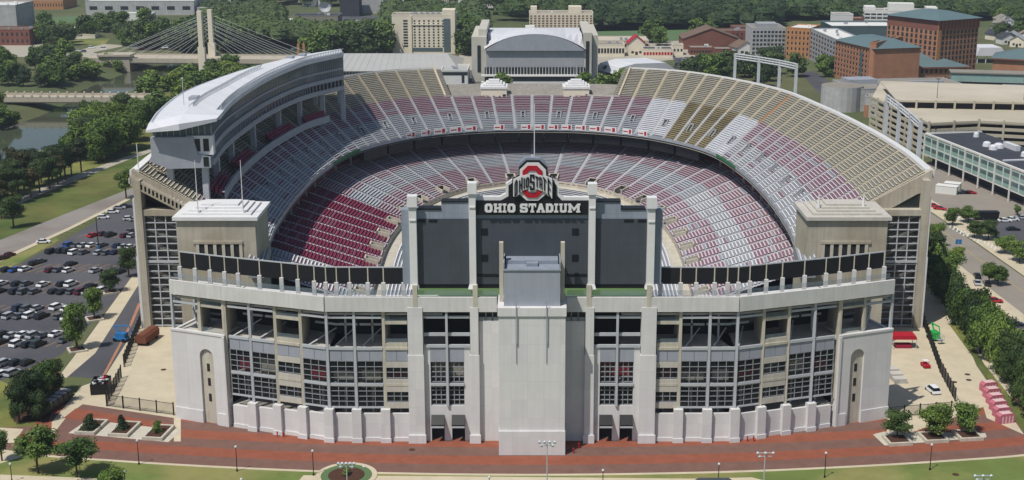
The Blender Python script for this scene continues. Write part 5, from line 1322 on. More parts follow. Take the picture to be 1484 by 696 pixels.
for px_, yb, ytop, v in ((294, 97, 16, 0), (308.5, 90, 14, 25)):
    p = Vector(at(px_, yb)); u = (p - PL).dot(fr.e); vv = (p - PL).dot(fr.n); zt = hz(ytop, p.y)
    for k, (z0, z1, hw) in enumerate(((-5, 13, 2.3), (13, zt, 1.45))):
        g = G(); g.lbox(fr, u - hw, u + hw, vv - 1.7, vv + 1.7, z0, z1); g.build('pylon', 'cream', o)
    g = G()
    for k in range(1, 8):
        for sg in (-1, 1): g.tube(fr(u, vv, zt - 1 - k * 2.3), fr(u + sg * (78 - k * 9), v + .5, 5), .11, n=4)
    g.build('stay_cables', 'cable', o, kind='stuff')
p = at(170, 94); g = G(); g.box(p.x - 10, p.x + 10, p.y - 6, p.y + 6, -4, 6.2); g.box(p.x - 11, p.x + 11, p.y - 7, p.y + 7, 6.2, 7.4); tag(g.build('abutment', 'bridge_concrete'), 'square pale stone abutment at the west end of the cable bridge', 'abutment')

# ------------------------------------------------------------------ buildings
def building(name, label, P, Q, d, h, wall, floors=0, cols=0, scol=0, wm='slate_window', roof='flat_roof', cat='building', win=(.55, .5), z0w=.06, par=.8, recess=True, top=.04, zb=0, grid=None):
    o = empty(name); tag(o, label, cat); P, Q = Vector(P), Vector(Q); fr = frame(P, Q); L = fr.L
    g = G(); g.lbox(fr, 0, L, 0, d, zb, h); g.build('wall', wall, o)
    g = G(); g.lbox(fr, .3, L - .3, .3, d - .3, h, h + .05); g.build('roof', roof, o)
    if par:
        g = G(); g.lbox(fr, -.1, L + .1, -.1, .3, h - .02, h + par); g.lbox(fr, -.1, L + .1, d - .3, d + .1, h - .02, h + par); g.lbox(fr, -.1, .3, .3, d - .3, h - .02, h + par); g.lbox(fr, L - .3, L + .1, .3, d - .3, h - .02, h + par); g.build('parapet', wall, o)
    if par and L > 14 and d > 12:
        ru = random.Random(int(L * 10 + d)); 
        for k in range(2 + int(L / 25)):
            u, v = ru.uniform(3, L - 5), ru.uniform(3, d - 5); a, b, c = ru.uniform(1.2, 3), ru.uniform(1.2, 2.4), ru.uniform(.9, 1.9)
            q = G(); q.lbox(fr, u, u + a, v, v + b, h + .05, h + .05 + c); q.build('roof_unit', ru.choice(['panel_light', 'off_white', 'board_grey']), o)
    if floors:
        g = G(); fh = (h * (1 - top) - h * z0w) / floors
        for f in range(floors):
            z = h * z0w + f * fh; a, b = z + fh * (1 - win[1]) / 2, z + fh * (1 + win[1]) / 2
            for c in range(cols):
                u = L * (c + .5) / cols; hw = L / cols * win[0] / 2; g.lbox(fr, u - hw, u + hw, -.06, .02, a, b)
            for c in range(scol):
                v = d * (c + .5) / scol; hw = d / scol * win[0] / 2; g.lbox(fr, -.06, .02, v - hw, v + hw, a, b); g.lbox(fr, L - .02, L + .06, v - hw, v + hw, a, b)
        if g.v: g.build('windows', wm, o, kind='stuff')
        g = G()
        for f in range(1, floors):
            z = h * z0w + f * fh; g.lbox(fr, -.12, L + .12, -.12, 0, z - .12, z + .12)
        g.build('floor_courses', wall, o, kind='stuff')
    return o, fr
def bpx(name, label, x0, y0, x1, y1, top, d, wall, **k):
    """front wall from its two foot points in the photo; top = photo row of the roof line at the left foot"""
    P, Q = at(x0, y0), at(x1, y1); h = hz(top, P.y); return building(name, label, P, Q, d, h, wall, **k) + (h,)
def hip(o, fr, d, z, rise, m, over=1.5):
    L = fr.L; g = G(); a = [fr(-over, -over, z), fr(L + over, -over, z), fr(L + over, d + over, z), fr(-over, d + over, z)]
    k = min(L, d) / 2; b = [fr(k, d / 2 - (0 if L >= d else -0), z + rise), fr(L - k, d / 2, z + rise)] if L > d else [fr(L / 2, k, z + rise), fr(L / 2, d - k, z + rise)]
    if L > d: g.poly([a[0], a[1], b[1], b[0]]); g.poly([a[1], a[2], b[1]]); g.poly([a[2], a[3], b[0], b[1]]); g.poly([a[3], a[0], b[0]])
    else: g.poly([a[0], a[1], b[0]]); g.poly([a[1], a[2], b[1], b[0]]); g.poly([a[2], a[3], b[1]]); g.poly([a[3], a[0], b[0], b[1]])
    g.poly(a[::-1]); g.build('roof', m, o)
    g = G(); g.lbox(fr, -over, L + over, -over - .1, -over + .2, z - .8, z); g.lbox(fr, -over - .1, -over + .2, -over, d + over, z - .8, z); g.lbox(fr, L + over - .2, L + over + .1, -over, d + over, z - .8, z); g.build('eaves', 'brick_dark', o)
def flatroof_hip(o, fr, d, z, rise, inset, m, over=1.0):
    L = fr.L; g = G(); a = [fr(-over, -over, z), fr(L + over, -over, z), fr(L + over, d + over, z), fr(-over, d + over, z)]
    b = [fr(inset, inset, z + rise), fr(L - inset, inset, z + rise), fr(L - inset, d - inset, z + rise), fr(inset, d - inset, z + rise)]
    for i in range(4): j = (i + 1) % 4; g.poly([a[i], a[j], b[j], b[i]])
    g.poly(b); g.poly(a[::-1]); g.build('roof', m, o)
# arena
P, Q = at(705, 120), at(845, 120); ar = empty('arena'); tag(ar, 'grey and cream basketball arena with a white vaulted roof behind the north rim', 'arena')
fr = frame(P, Q); L = fr.L; Y0 = P.y; zr = hz(71, Y0); zt = hz(44, Y0 + 20)
g = G(); g.lbox(fr, 0, L, 0, 90, 0, zr); g.build('wall', 'arena_grey', ar)
g = G(); n = 16; prev = None
for i in range(n + 1):
    u = L * (-.02 + 1.04 * i / n); k = abs(i / n * 2 - 1); z = zr + (zt - zr) * (1 - k ** 2.2)
    if prev:
        u0, zz0 = prev; a, b = .15, .15
        # front segment dips at the sides, ridge stays high
        g.poly([fr(u0, -1.5, zz0), fr(u, -1.5, z), fr(u, 30, max(z, zt - 3)), fr(u0, 30, max(zz0, zt - 3))])
        g.poly([fr(u0, 30, max(zz0, zt - 3)), fr(u, 30, max(z, zt - 3)), fr(u, 92, zr + 3), fr(u0, 92, zr + 3)])
    prev = (u, z)
g.poly([fr(-.02 * L, -1.5, zr), fr(-.02 * L, 30, zt - 3), fr(-.02 * L, 92, zr + 3)]); g.poly([fr(1.02 * L, -1.5, zr), fr(1.02 * L, 92, zr + 3), fr(1.02 * L, 30, zt - 3)])
g.build('roof', 'roof_white', ar)
g = G(); pts = [(L * i / n, zr) for i in (0, n)] ; arc = [(L * i / n, zr - .5 + (zt - zr - 1.2) * (1 - abs(i / n * 2 - 1) ** 2.2)) for i in range(n + 1)]
g.vprism([(u, zr + (zt - zr) * (1 - abs(u / L * 2 - 1) ** 2.2) - .12) for u, z in arc] + [(L, zr - .9), (0, zr - .9)], -1.9, 0, fr=fr); g.build('gable', 'panel_light', ar)
g = G(); g.lbox(fr, 0, L, -1.2, -.6, zr - 1.0, zr - .3); g.build('gable_trim', 'off_white', ar)
g = G(); g.lbox(fr, L * .4, L * .5, 30, 36, zt - 3, zt + 1.5); g.build('roof_vent', 'off_white', ar)
zl = hz(108, Y0)
g = G(); g.lbox(fr, -3, L + 3, -4, 0, zl - .8, zl); g.lbox(fr, -3, L + 3, -4, 0, 0, 1); g.build('ledge', 'off_white', ar)
g = G(); g.lbox(fr, -1, L + 1, -.5, -.1, zl, zl + 4.4); g.lbox(fr, -1, L + 1, -3, -.1, 1.2, zl - 1.4); g.build('window_band', 'slate_window', ar)
g = G()
for i in range(32): u = L * i / 31; g.lbox(fr, u - .14, u + .14, -.62, -.5, zl, zl + 4.4)
g.build('mullions', 'off_white', ar, kind='stuff')
for u, z in ((8, zr - 20), (L - 9, zr - 20)): g = G(); g.lbox(fr, u - 1, u + 1, -.08, 0, z, z + 2.2); g.build('window', 'slate_window', ar)
for u0, u1, v0, h, m_ in ((-9, 0, 4, 27, 'arena_pale'), (-5, 0, 10, 31, 'arena_pale'), (L, L + 9, 4, 28, 'arena_pale'), (L, L + 5, 0, 30, 'arena_pale')):
    g = G(); g.lbox(fr, u0, u1, v0 + .2, 70, 0, h); g.build('side_wing', m_, ar)
    g = G(); g.lbox(fr, (u0 + u1) / 2 - 1, (u0 + u1) / 2 + 1, v0 - .1, v0 + .2, 6, h - 5); g.build('tall_window', 'slate_window', ar)
# fieldhouse with the long sloping roof
fh = empty('fieldhouse'); tag(fh, 'long low fieldhouse with a pale sloping roof behind the north-west rim', 'fieldhouse')
P, Q = at(405, 121), at(664, 121); fr = frame(P, Q); L = fr.L; z1 = hz(103, P.y)
g = G(); g.lbox(fr, 0, L, 0, 60, 0, z1); g.build('wall', 'off_white', fh)
c_, n_ = math.cos(TILT), math.sin(TILT); zr_ = hz(77.5, P.y + 30) - 4
g = G(); g.poly([fr(-1, -1, z1), fr(L + 1, -1, z1), fr(L - 8, 30, zr_ + 4), fr(10, 30, zr_ + 4)]); g.poly([fr(10, 30, zr_ + 4), fr(L - 8, 30, zr_ + 4), fr(L + 1, 61, z1), fr(-1, 61, z1)]); g.poly([fr(L + 1, -1, z1), fr(L + 1, 61, z1), fr(L - 8, 30, zr_ + 4)]); g.build('roof', 'fieldhouse_roof', fh)
g = G()
for i in range(26): u = 2 + (L - 4) * i / 25; k = i / 25; g.mesh8([fr(u - .06, -1, z1), fr(u + .06, -1, z1), fr(10 + (L - 18) * k + .06, 30, zr_ + 4), fr(10 + (L - 18) * k - .06, 30, zr_ + 4), fr(u - .06, -1, z1 + .15), fr(u + .06, -1, z1 + .15), fr(10 + (L - 18) * k + .06, 30, zr_ + 4.15), fr(10 + (L - 18) * k - .06, 30, zr_ + 4.15)])
g.build('roof_seams', 'fieldhouse_roof', fh, kind='stuff')
g = G(); g.lbox(fr, 1, L - 1, -.1, 0, z1 - 3.4, z1 - .8); g.build('window_band', 'slate_window', fh)
g = G()
for i in range(60): u = 1 + (L - 2) * i / 59; g.lbox(fr, u - .1, u + .1, -.2, -.1, z1 - 3.4, z1 - .8)
g.build('mullions', 'off_white', fh, kind='stuff')
o, fr, h = bpx('fieldhouse_annex', 'flat white annex at the right end of the fieldhouse', 640, 124, 678, 124, 103, 26, 'off_white', floors=0, roof='fieldhouse_roof')
g = G(); g.lbox(fr, 0, fr.L, -.1, 0, h - 2.6, h - .6); g.lbox(fr, 12, fr.L - 2, -.1, 0, 1.5, 6); g.build('windows', 'slate_window', o, kind='stuff')
# hotel slab
o, fr, h = bpx('hotel', 'cream hotel slab with rows of small windows and a dark stair strip', 569, 78, 660, 78, 23, 20, 'cream', floors=0)
L = fr.L; g = G(); fhh = (h - 7) / 10
for f in range(10):
    z = 4 + f * fhh
    g.lbox(fr, L * .18, L * .25, -.08, 0, z + .8, z + 2)
    for c in range(7): u = L * (.36 + .075 * c); g.lbox(fr, u - .6, u + .6, -.08, 0, z + .8, z + 1.9)
g.build('windows', 'slate_window', o, kind='stuff')
g = G(); g.lbox(fr, L * .29, L * .80, -.1, 0, 1.5, 4.2); g.lbox(fr, L * .82, L * .93, -.1, 0, 1, h - 2); g.build('stair_glazing', 'glass_blue', o)
g = G(); g.lbox(fr, L * .29, L * .315, -.8, 0, 0, h); g.lbox(fr, L * .31, L * .80, -.6, 0, h - 6.5, h - 5.9); g.lbox(fr, L * .94, L, -.8, 0, 0, h + 4); g.lbox(fr, L * .8, L, 0, 12, h, h + 4.2); g.build('fin_wall', 'cream', o)
g = G(); [g.lbox(fr, L * (.35 + .09 * k), L * (.39 + .09 * k), 5, 9, h, h + 2) for k in range(5)]; g.build('roof_units', 'panel_light', o, kind='stuff')
# brown apartment tower
o, fr, h = bpx('apartment_tower', 'brown and cream apartment tower behind the arena roof', 767, 62, 859, 62, 20, 20, 'cream', floors=11, cols=16, wm='brown_roof', win=(.62, .6), z0w=.02)
g = G(); L = fr.L; g.lbox(fr, 1, L * .12, 3, 12, h, h + 5); g.lbox(fr, L * .62, L * .82, 3, 14, h, h + 5); g.build('roof_house', 'cream', o)
# right hand blocks
o, fr, h = bpx('slab_block', 'white high slab block with ribbon windows at the far right', 1250, 66, 1355, 68, 16, 18, 'off_white', floors=9, cols=12, scol=2, win=(.85, .5), z0w=.02)
g = G(); L = fr.L; g.lbox(fr, L * .33, L * .68, 3, 14, h, h + 5.5); g.lbox(fr, 0, L * .15, 2, 16, h, h + 3); g.lbox(fr, L * .85, L, 2, 16, h, h + 3); g.build('roof_house', 'off_white', o)
o, fr, h = bpx('white_block', 'small white block left of the high slab block', 1208, 66, 1234, 66, 22, 16, 'off_white'); 
o, fr, h = bpx('red_block', 'dark red and white low block between two white buildings', 1234, 66, 1252, 66, 28, 14, 'brick_dark')
o, fr, h = bpx('dark_hall', 'wide hall with a dark blue roof band behind the brick blocks', 1203, 78, 1300, 78, 40, 36, 'glass_blue', roof='off_white', par=1.2)
o, fr, h = bpx('orange_apartments', 'orange apartment block with dark window squares', 1138, 84, 1172, 86, 41, 26, 'brick_orange', floors=5, cols=6, scol=4, roof='off_white', win=(.4, .5))
P = Vector(fr(fr.L, .1, 0)[:2]); 
o, fr2 = building('grey_apartments', 'grey and white apartment wing joined behind the orange block', at(1172.6, 86), at(1213, 107), 18, h, 'arena_grey', floors=6, cols=10, wm='slate_window', roof='off_white')
o, fr, h = bpx('modern_apartments', 'grey modern apartment block left of the orange one', 1089, 82, 1137, 82, 42, 30, 'arts_concrete', floors=6, cols=9, roof='flat_roof', win=(.7, .55)); 
g = G(); L = fr.L; g.lbox(fr, L * .2, L * .8, 6, 20, h, h + 3); g.build('roof_house', 'arena_grey', o)
o, fr, h = bpx('angled_brick_block', 'angled brick block with a blue-grey roof facing the street', 1208, 112, 1264, 128, 58, 30, 'brick_wall', floors=7, cols=13, scol=0, par=0, win=(.42, .5)); flatroof_hip(o, fr, 30, h, 4.2, 11, 'slate_roof')
g = G(); L = fr.L; g.lbox(fr, L * .66, L * .72, -.2, .1, 3, h - 3); g.build('stair_glazing', 'glass_blue', o)
building('brick_tower', 'plain brick stair tower at the right end of the angled block', at(1266, 128), at(1303, 117), 4, h + 3, 'brick_wall', roof='flat_roof')
o, fr, h = bpx('brick_office_tower', 'tall square brick tower with a dark top floor and blue-grey roof', 1354, 118, 1412, 112, 30, 42, 'brick_wall', par=0, floors=0)
L = fr.L
g = G(); wl = G()
for f in range(9):
    z = 2.5 + f * (h - 8) / 9
    for c in range(11): u = L * (c + .5) / 11; g.lbox(fr, u - L / 44, u + L / 44, -.08, 0, z, z + 2.3)
    for c in range(11): v = 42 * (c + .5) / 11; g.lbox(fr, -.08, 0, v - .85, v + .85, z, z + 2.3)
g.build('windows', 'slate_window', o, kind='stuff')
g = G(); g.lbox(fr, -.1, L + .1, -.12, 0, h - 6, h - .4); g.lbox(fr, -.12, 0, 0, 42, h - 6, h - .4); g.build('dark_storey', 'brick_dark', o); flatroof_hip(o, fr, 42, h, 4.0, 13, 'slate_roof', over=1.8)
for c in range(12):
    u = L * c / 11; g = G(); g.lbox(fr, u - .25, u + .25, -.5, -.12, h - 6, h); g.build('pier', 'brick_wall', o)
g = G(); g.lbox(fr, -.5, 2.5, -.5, .1, 0, h - 6); g.build('corner_pier', 'brick_orange', o)
o, fr, h = bpx('low_brick_block', 'low brick block with a wide blue-grey hipped roof', 1276, 122, 1400, 120, 98, 40, 'brick_wall', floors=2, cols=18, par=0, win=(.4, .5), z0w=.05); hip(o, fr, 40, h, 6.5, 'slate_roof')
o, fr, h = bpx('brick_block_right', 'brick block with blue-grey roof cut by the right photo edge', 1437, 112, 1510, 116, 84, 30, 'brick_wall', par=0); hip(o, fr, 30, h, 5, 'slate_roof')
t_ = empty('marquee_roof'); tag(t_, 'white low tent-like roof beside the brick office tower', 'tent'); P, Q = at(1414, 92), at(1458, 92); fr = frame(P, Q)
g = G(); g.vprism([(0, 5), (fr.L, 5), (fr.L * .82, 10.5), (fr.L * .1, 10.5)], 0, 20, fr=fr); g.build('roof', 'roof_white', t_)
g = G(); [g.lbox(fr, u, u + .5, 1, 1.5, 0, 5) for u in (1, fr.L * .33, fr.L * .66, fr.L - 1.5)]; g.build('posts', 'roof_white', t_)
t_ = empty('tent_roof'); tag(t_, 'long white tent-like roof just behind the north-east rim', 'tent'); P, Q = at(893, 118), at(982, 112); fr = frame(P, Q)
g = G(); g.vprism([(0, 4), (fr.L, 4), (fr.L * .8, 9.5), (fr.L * .3, 10), (fr.L * .05, 8)], 0, 26, fr=fr); g.build('roof', 'roof_white', t_)
# arts centre
o, fr, h = bpx('arts_centre', 'long concrete arts building with a flat brown roof', 1238, 162, 1404, 158, 130, 34, 'arts_concrete', roof='flat_roof', par=.5)
g = G(); L = fr.L; g.lbox(fr, L * .42, L * .58, -.12, .02, 0, h + .6); g.build('dark_recess', 'glass_dark', o)
g = G(); g.lbox(fr, L * .55, L * .85, 12, 14, h, h + 2); g.lbox(fr, L * .25, L * .5, 8, 10, h, h + 1.6); g.lbox(fr, L * .05, L * .3, 18, 30, h, h + 2.5); g.build('roof_duct', 'panel_light', o)
g = G(); p = at(1236, 163); r_ = 11; g.prism([(p.x - 4 + r_ * math.cos(a * math.pi / 12), p.y + 10 + r_ * math.sin(a * math.pi / 12)) for a in range(24)], 0, h + 1.2, 0, 1); g.build('round_drum', ['arts_concrete', 'flat_roof'], o)
o, fr, h = bpx('brick_pavilion', 'small pavilion with brick corners in front of the concrete drum', 1252, 170, 1286, 172, 141, 9, 'arts_concrete', roof='flat_roof'); L = fr.L
g = G(); g.lbox(fr, -.2, 2, -.2, .1, 0, h - 4); g.lbox(fr, L - 2, L + .2, -.2, .1, 0, h - 4); g.build('brick_pier', 'brick_wall', o); g = G(); [g.lbox(fr, 3 + k * 3, 5 + k * 3, -.15, 0, 2, h - 5) for k in range(3)]; g.build('windows', 'slate_window', o, kind='stuff')
o, fr, h = bpx('glass_hall', 'low hall with a pale green glass clerestory beyond the arts building', 1376, 142, 1500, 146, 118, 20, 'glass_dark', par=0)
g = G(); g.lbox(fr, 0, fr.L, .5, 12, h, h + 4.6); g.build('clerestory', 'green_glass', o); g = G(); g.lbox(fr, -.5, fr.L, -.2, 13, h + 4.6, h + 5.2); g.build('roof_edge', 'flat_roof', o)
for k in range(26): g = G(); u = fr.L * k / 25; g.lbox(fr, u - .12, u + .12, .3, .5, h, h + 4.6); g.build('mullion', 'arena_grey', o)
o, fr, h = bpx('concrete_wing', 'plain concrete wing at the right photo edge', 1456, 162, 1510, 164, 133, 22, 'arts_concrete')
# parking garage
o = empty('parking_garage'); tag(o, 'long open parking garage with tan roof deck east of the stadium', 'parking garage')
A0, A1, A2, A3 = at(1260, 184), at(1343, 228), at(1415, 224), at(1560, 232)
def gar(P, Q, d, lv, zt, name='storey_band'):
    fr = frame(P, Q); L = fr.L; st = zt / lv
    for k in range(lv + 1):
        z = st * k; g = G(); g.lbox(fr, 0, L, 0, .4, z - .35 if k else 0, z + 1.05); g.build('spandrel', 'garage_deck', o)
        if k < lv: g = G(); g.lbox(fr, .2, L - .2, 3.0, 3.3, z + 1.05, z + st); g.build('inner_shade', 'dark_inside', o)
    n = max(2, int(L / 9))
    for k in range(n + 1): g = G(); u = L * k / n; g.lbox(fr, u - .45, u + .45, -.25, .4, 0, zt + 1.7); g.build('column', 'garage_deck', o)
    return fr
zt = 14.2
gar(A0, A1, 40, 5, zt); gar(A1, A2, 40, 5, zt); gar(A2, A3, 40, 5, zt)
B3 = at(1560, 150, zt); B0 = at(1286, 150, zt)
g = G(); g.prism([tuple(A0), tuple(A1), tuple(A2), tuple(A3), (A3.x + 40, A3.y + 120), (A0.x + 20, A0.y + 60)], zt - .3, zt + .06); g.build('roof_deck', 'garage_deck', o)
fr = gar(Vector((A1.x + 4, A1.y + 38)), Vector((A3.x, A3.y + 40)), 20, 1, .1) if False else None
fr = frame(Vector((A1.x - 2, A1.y + 46)), Vector((A3.x + 30, A3.y + 40)))
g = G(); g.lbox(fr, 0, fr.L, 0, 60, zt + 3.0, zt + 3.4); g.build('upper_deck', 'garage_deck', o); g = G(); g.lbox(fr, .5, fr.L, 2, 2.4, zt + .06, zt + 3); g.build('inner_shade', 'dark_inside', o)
for k in range(12): g = G(); u = fr.L * k / 11; g.lbox(fr, u - .45, u + .45, -.3, .4, zt + .06, zt + 4.3); g.build('column', 'garage_deck', o)
g = G(); g.lbox(fr, 0, fr.L, -.05, .3, zt + 3.002, zt + 3.9); g.build('spandrel', 'garage_deck', o)
for k, u in enumerate((20, 60, 100)):
    x, y, z = fr(u, 12, zt + 3.4); l_ = empty('deck_lamp', (x, y, z)); tag(l_, ['left', 'middle', 'right'][k] + ' dark lamp mast standing on the garage roof deck', 'lamp post'); g = G(); g.tube((0, 0, 0), (0, 0, 9), .14, .1); g.build('mast', 'black_metal', l_); g = G(); g.box(-.9, .9, -.25, .25, 9, 9.25); g.build('lamp_head', 'black_metal', l_)
# office building with green glass
of = empty('office_building'); tag(of, 'two storey office building with pale green glass bands and a dark flat roof', 'office building')
P, Q = at(1338, 238), at(1484, 302); fr = frame(P, Q); L = fr.L * 1.3; zh = 13
g = G(); g.lbox(fr, 0, L, 0, 26, 4.2, zh); g.build('wall', 'off_white', of); g = G(); g.lbox(fr, 0, L, 4, 25, 0, 4.2); g.build('ground_storey', 'dark_roof', of)
g = G(); g.lbox(fr, 0, L, -.3, .6, zh, zh + .7); g.lbox(fr, -.3, 0, 0, 26, zh, zh + .7); g.build('parapet', 'off_white', of); g = G(); g.lbox(fr, .3, L, .6, 25.6, zh, zh + .12); g.build('roof', 'dark_roof', of)
for z0, z1 in ((4.9, 8.3), (8.9, 12.2)):
    n = 18
    for k in range(n): g = G(); a, b = L * k / n + .4, L * (k + 1) / n - .2; g.lbox(fr, a, b, -.06, .02, z0, z1); w2 = g.build('window', 'green_glass', of); g = G(); g.lbox(fr, a + .3, b - .3, -.1, -.06, z0 + 1.5, z1 - .3); g.build('pane', 'glass_blue', w2)
for k in range(10): g = G(); u = L * k / 9; g.lbox(fr, u - .3, u + .3, -.5, -.1, 0, zh); g.build('column', 'off_white', of)
for u, v, s in ((30, 12, 1), (34, 15, 1.2), (37, 11, 1), (10, 18, .7), (52, 16, .8)):
    g = G(); c = fr(u, v, zh + .6); g.tube((c[0], c[1], zh), (c[0], c[1], zh + 1.6), 1.8 * s, 1.5 * s, n=12); g.tube((c[0], c[1], zh + 1.6), (c[0], c[1], zh + 2.1), 1.5 * s, .8 * s, n=12); g.build('roof_fan', 'roof_white', of)
g = G(); g.lbox(fr, 32, 42, 18, 20, zh + .12, zh + 2.2); g.lbox(fr, L * .55, L * .56, 3, 24, zh + .12, zh + .6); g.build('roof_duct', 'roof_white', of)
# shops and houses beyond
for nm, lb, x0, x1, yb, tp, d, m_, rf, kw in (
    ('shop_row', 'long low tan shop row with a pale parapet left of the gatehouse', 866, 905, 82, 66, 18, 'cream', 'flat_roof', dict(floors=1, cols=9, win=(.7, .5))),
    ('shop_row', 'low shop row with red awnings right of the gatehouse', 932, 975, 84, 72, 14, 'cream', 'dark_roof', dict(floors=1, cols=10, win=(.7, .4), wm='red_paint')),
    ('low_deck', 'pale low car deck above the shops', 868, 940, 72, 60, 30, 'garage_deck', 'garage_deck', dict(floors=1, cols=12, win=(.8, .4))),
    ('red_shop', 'red brick shop with a green sign band', 1036, 1060, 86, 72, 14, 'brick_dark', 'flat_roof', dict(floors=1, cols=5, win=(.5, .4), wm='green_paint')),
    ('brick_villa', 'brick building with a gabled brown roof and white front', 1034, 1090, 66, 46, 20, 'brick_dark', 'brown_roof', dict(floors=3, cols=9, win=(.4, .5))),
    ('far_hall', 'distant white hall with rows of small windows', 664, 716, 12, 1, 20, 'off_white', 'flat_roof', dict(floors=1, cols=16)),
    ('far_block', 'distant pale block left of the white hall', 583, 600, 10, -6, 20, 'cream', 'flat_roof', dict(floors=3, cols=8)),
    ('far_block', 'distant pale block between the white hall and the first block', 628, 650, 10, -6, 20, 'cream', 'flat_roof', dict(floors=3, cols=8)),
    ('far_block', 'distant grey block in the wood at the top right', 1083, 1110, 18, -3, 20, 'arts_concrete', 'flat_roof', dict(floors=4, cols=6)),
    ('school', 'distant low building with a pale roof beyond the sports field', 961, 1000, 36, 27, 22, 'brown_roof', 'arts_concrete', dict()),
    ('research_block', 'low grey building with a white edge near the dark tower', 425, 490, 36, 24, 26, 'flat_roof', 'dark_roof', dict()),
    ('dark_tower', 'dark square tower cut by the top of the photo', 493, 521, 24, -12, 20, 'dark_roof', 'dark_roof', dict(floors=0)),
    ('grey_block', 'pale grey block right of the dark tower', 521, 556, 20, -2, 20, 'arts_concrete', 'off_white', dict()),
    ('silver_hall', 'very long silver hall at the top left with dark doors', 125, 282, 22, 2, 50, 'arts_concrete', 'off_white', dict(floors=1, cols=7, win=(.5, .3))),
    ('orange_hall', 'long orange brick hall at the top left with a pale roof', -10, 92, 14, 1, 40, 'brick_orange', 'off_white', dict(floors=1, cols=26, win=(.35, .4))),
    ('white_stand', 'small white grandstand among the park trees', 178, 222, 30, 20, 10, 'off_white', 'off_white', dict()),
    ('shop_row', 'flat roofed brick shop beside the packed car park', 1000, 1034, 80, 70, 14, 'brick_dark', 'flat_roof', dict(floors=1, cols=8, win=(.6, .4))),
    ('shop_row', 'pale shop with a sign wall left of the packed car park', 975, 990, 80, 66, 10, 'cream', 'flat_roof', dict(floors=1, cols=3, win=(.5, .3))),
    ('brick_flats', 'three storey brick flats right of the gabled villa', 1062, 1088, 58, 40, 16, 'brick_dark', 'brown_roof', dict(floors=3, cols=8, win=(.4, .5))),
    ('far_flats', 'distant pale flats above the silver hall', 300, 345, 16, 8, 16, 'brick_dark', 'flat_roof', dict(floors=1, cols=10)),
    ('far_flats', 'distant low white building left of the dark tower', 348, 385, 9, 1, 16, 'off_white', 'off_white', dict(floors=1, cols=10)),
    ('park_pavilion', 'low pale park building between trees beyond the river', 88, 112, 48, 41, 12, 'off_white', 'off_white', dict()),
    ('park_pavilion', 'second low park building nearer the crossroads', 120, 138, 56, 51, 10, 'cream', 'flat_roof', dict()),
    ('car_hall', 'low white roofed hall below the satellite dish', 404, 424, 38, 30, 14, 'off_white', 'off_white', dict()),
    ('wide_hall', 'wide pale hall with a dark band right of the silver hall', 286, 372, 22, 12, 20, 'arts_concrete', 'off_white', dict(floors=1, cols=12, win=(.6, .3))),
    ('pale_block', 'low pale roofed block above the fieldhouse wood', 600, 655, 14, 8, 14, 'cream', 'off_white', dict(floors=1, cols=8)),
    ('grey_hall', 'grey windowless block at the left photo edge', -30, 26, 48, 10, 40, 'arts_concrete', 'off_white', dict(par=1.5)),
    ('brick_wing', 'curved dark brick wing below the grey block at the left edge', -20, 44, 66, 44, 24, 'brick_dark', 'brown_roof', dict(floors=2, cols=9, win=(.4, .5))),
    ):
    bpx(nm, lb, x0, yb, x1, yb, tp, d, m_, roof=rf, par=kw.pop('par', .6), **kw)
def house(x, y, w, d, h, rz, wall, roof, label, group=None, rise=4):
    p = at(x, y); P = Vector(p); e = Vector((math.cos(rz), math.sin(rz))) * w; o = empty('house'); tag(o, label, 'house', group); fr = frame(P, P + e)
    g = G(); g.lbox(fr, 0, w, 0, d, 0, h); g.vprism([(0, h), (w, h), (w / 2, h + rise)], 0, d, fr=fr); g.build('wall', wall, o)
    g = G(); o_ = .6
    for a, b in (((-.7, h - .4), (w / 2, h + rise + .1)), ((w / 2, h + rise + .1), (w + .7, h - .4))): g.vprism([a, b, (b[0], b[1] + .3), (a[0], a[1] + .3)], -o_, d + o_, fr=fr)
    g.build('roof', roof, o)
    g = G(); g.lbox(fr, w * .2, w * .35, -.06, 0, 1.2, 2.8); g.lbox(fr, w * .65, w * .8, -.06, 0, 1.2, 2.8); g.lbox(fr, w * .42, w * .58, -.06, 0, 0, 2.4); g.build('window', 'slate_window', o)
house(990, 72, 40, 26, 8, .02, 'brick_dark', 'brown_roof', 'wide house-like shop with a brown roof and dormers above the car park', rise=7)
house(910, 80, 12, 14, 8, 0, 'cream', 'red_paint', 'small gatehouse with a red pyramid roof at the shops', rise=5)
house(1068, 80, 14, 16, 5, .2, 'off_white', 'brown_roof', 'white gabled house between the villa and the grey apartments', rise=4)
hs = random.Random(3)
for k in range(26):
    x, y = hs.uniform(1425, 1500), hs.uniform(28, 68)
    if x < 1445 and y > 50: continue
    house(x, y, hs.uniform(9, 13), hs.uniform(9, 14), hs.uniform(4, 6), hs.uniform(-.6, .6), hs.choice(['off_white', 'cream', 'arts_concrete', 'off_white']), hs.choice(['brown_roof', 'flat_roof', 'dark_roof', 'arena_grey']), 'small gabled suburban house among trees at the upper right', 'suburban houses at the upper right', rise=3)
for k in range(38):
    x, y = hs.choice([(hs.uniform(1130, 1440), hs.uniform(4, 26)), (hs.uniform(860, 1100), hs.uniform(-5, 14)), (hs.uniform(300, 760), hs.uniform(0, 14))])
    house(x, y, 13, 12, hs.uniform(8, 11), hs.uniform(-.5, .5), 'off_white', hs.choice(['brown_roof', 'flat_roof']), 'distant pale house half hidden in the far wood', 'houses in the far wood', rise=3)
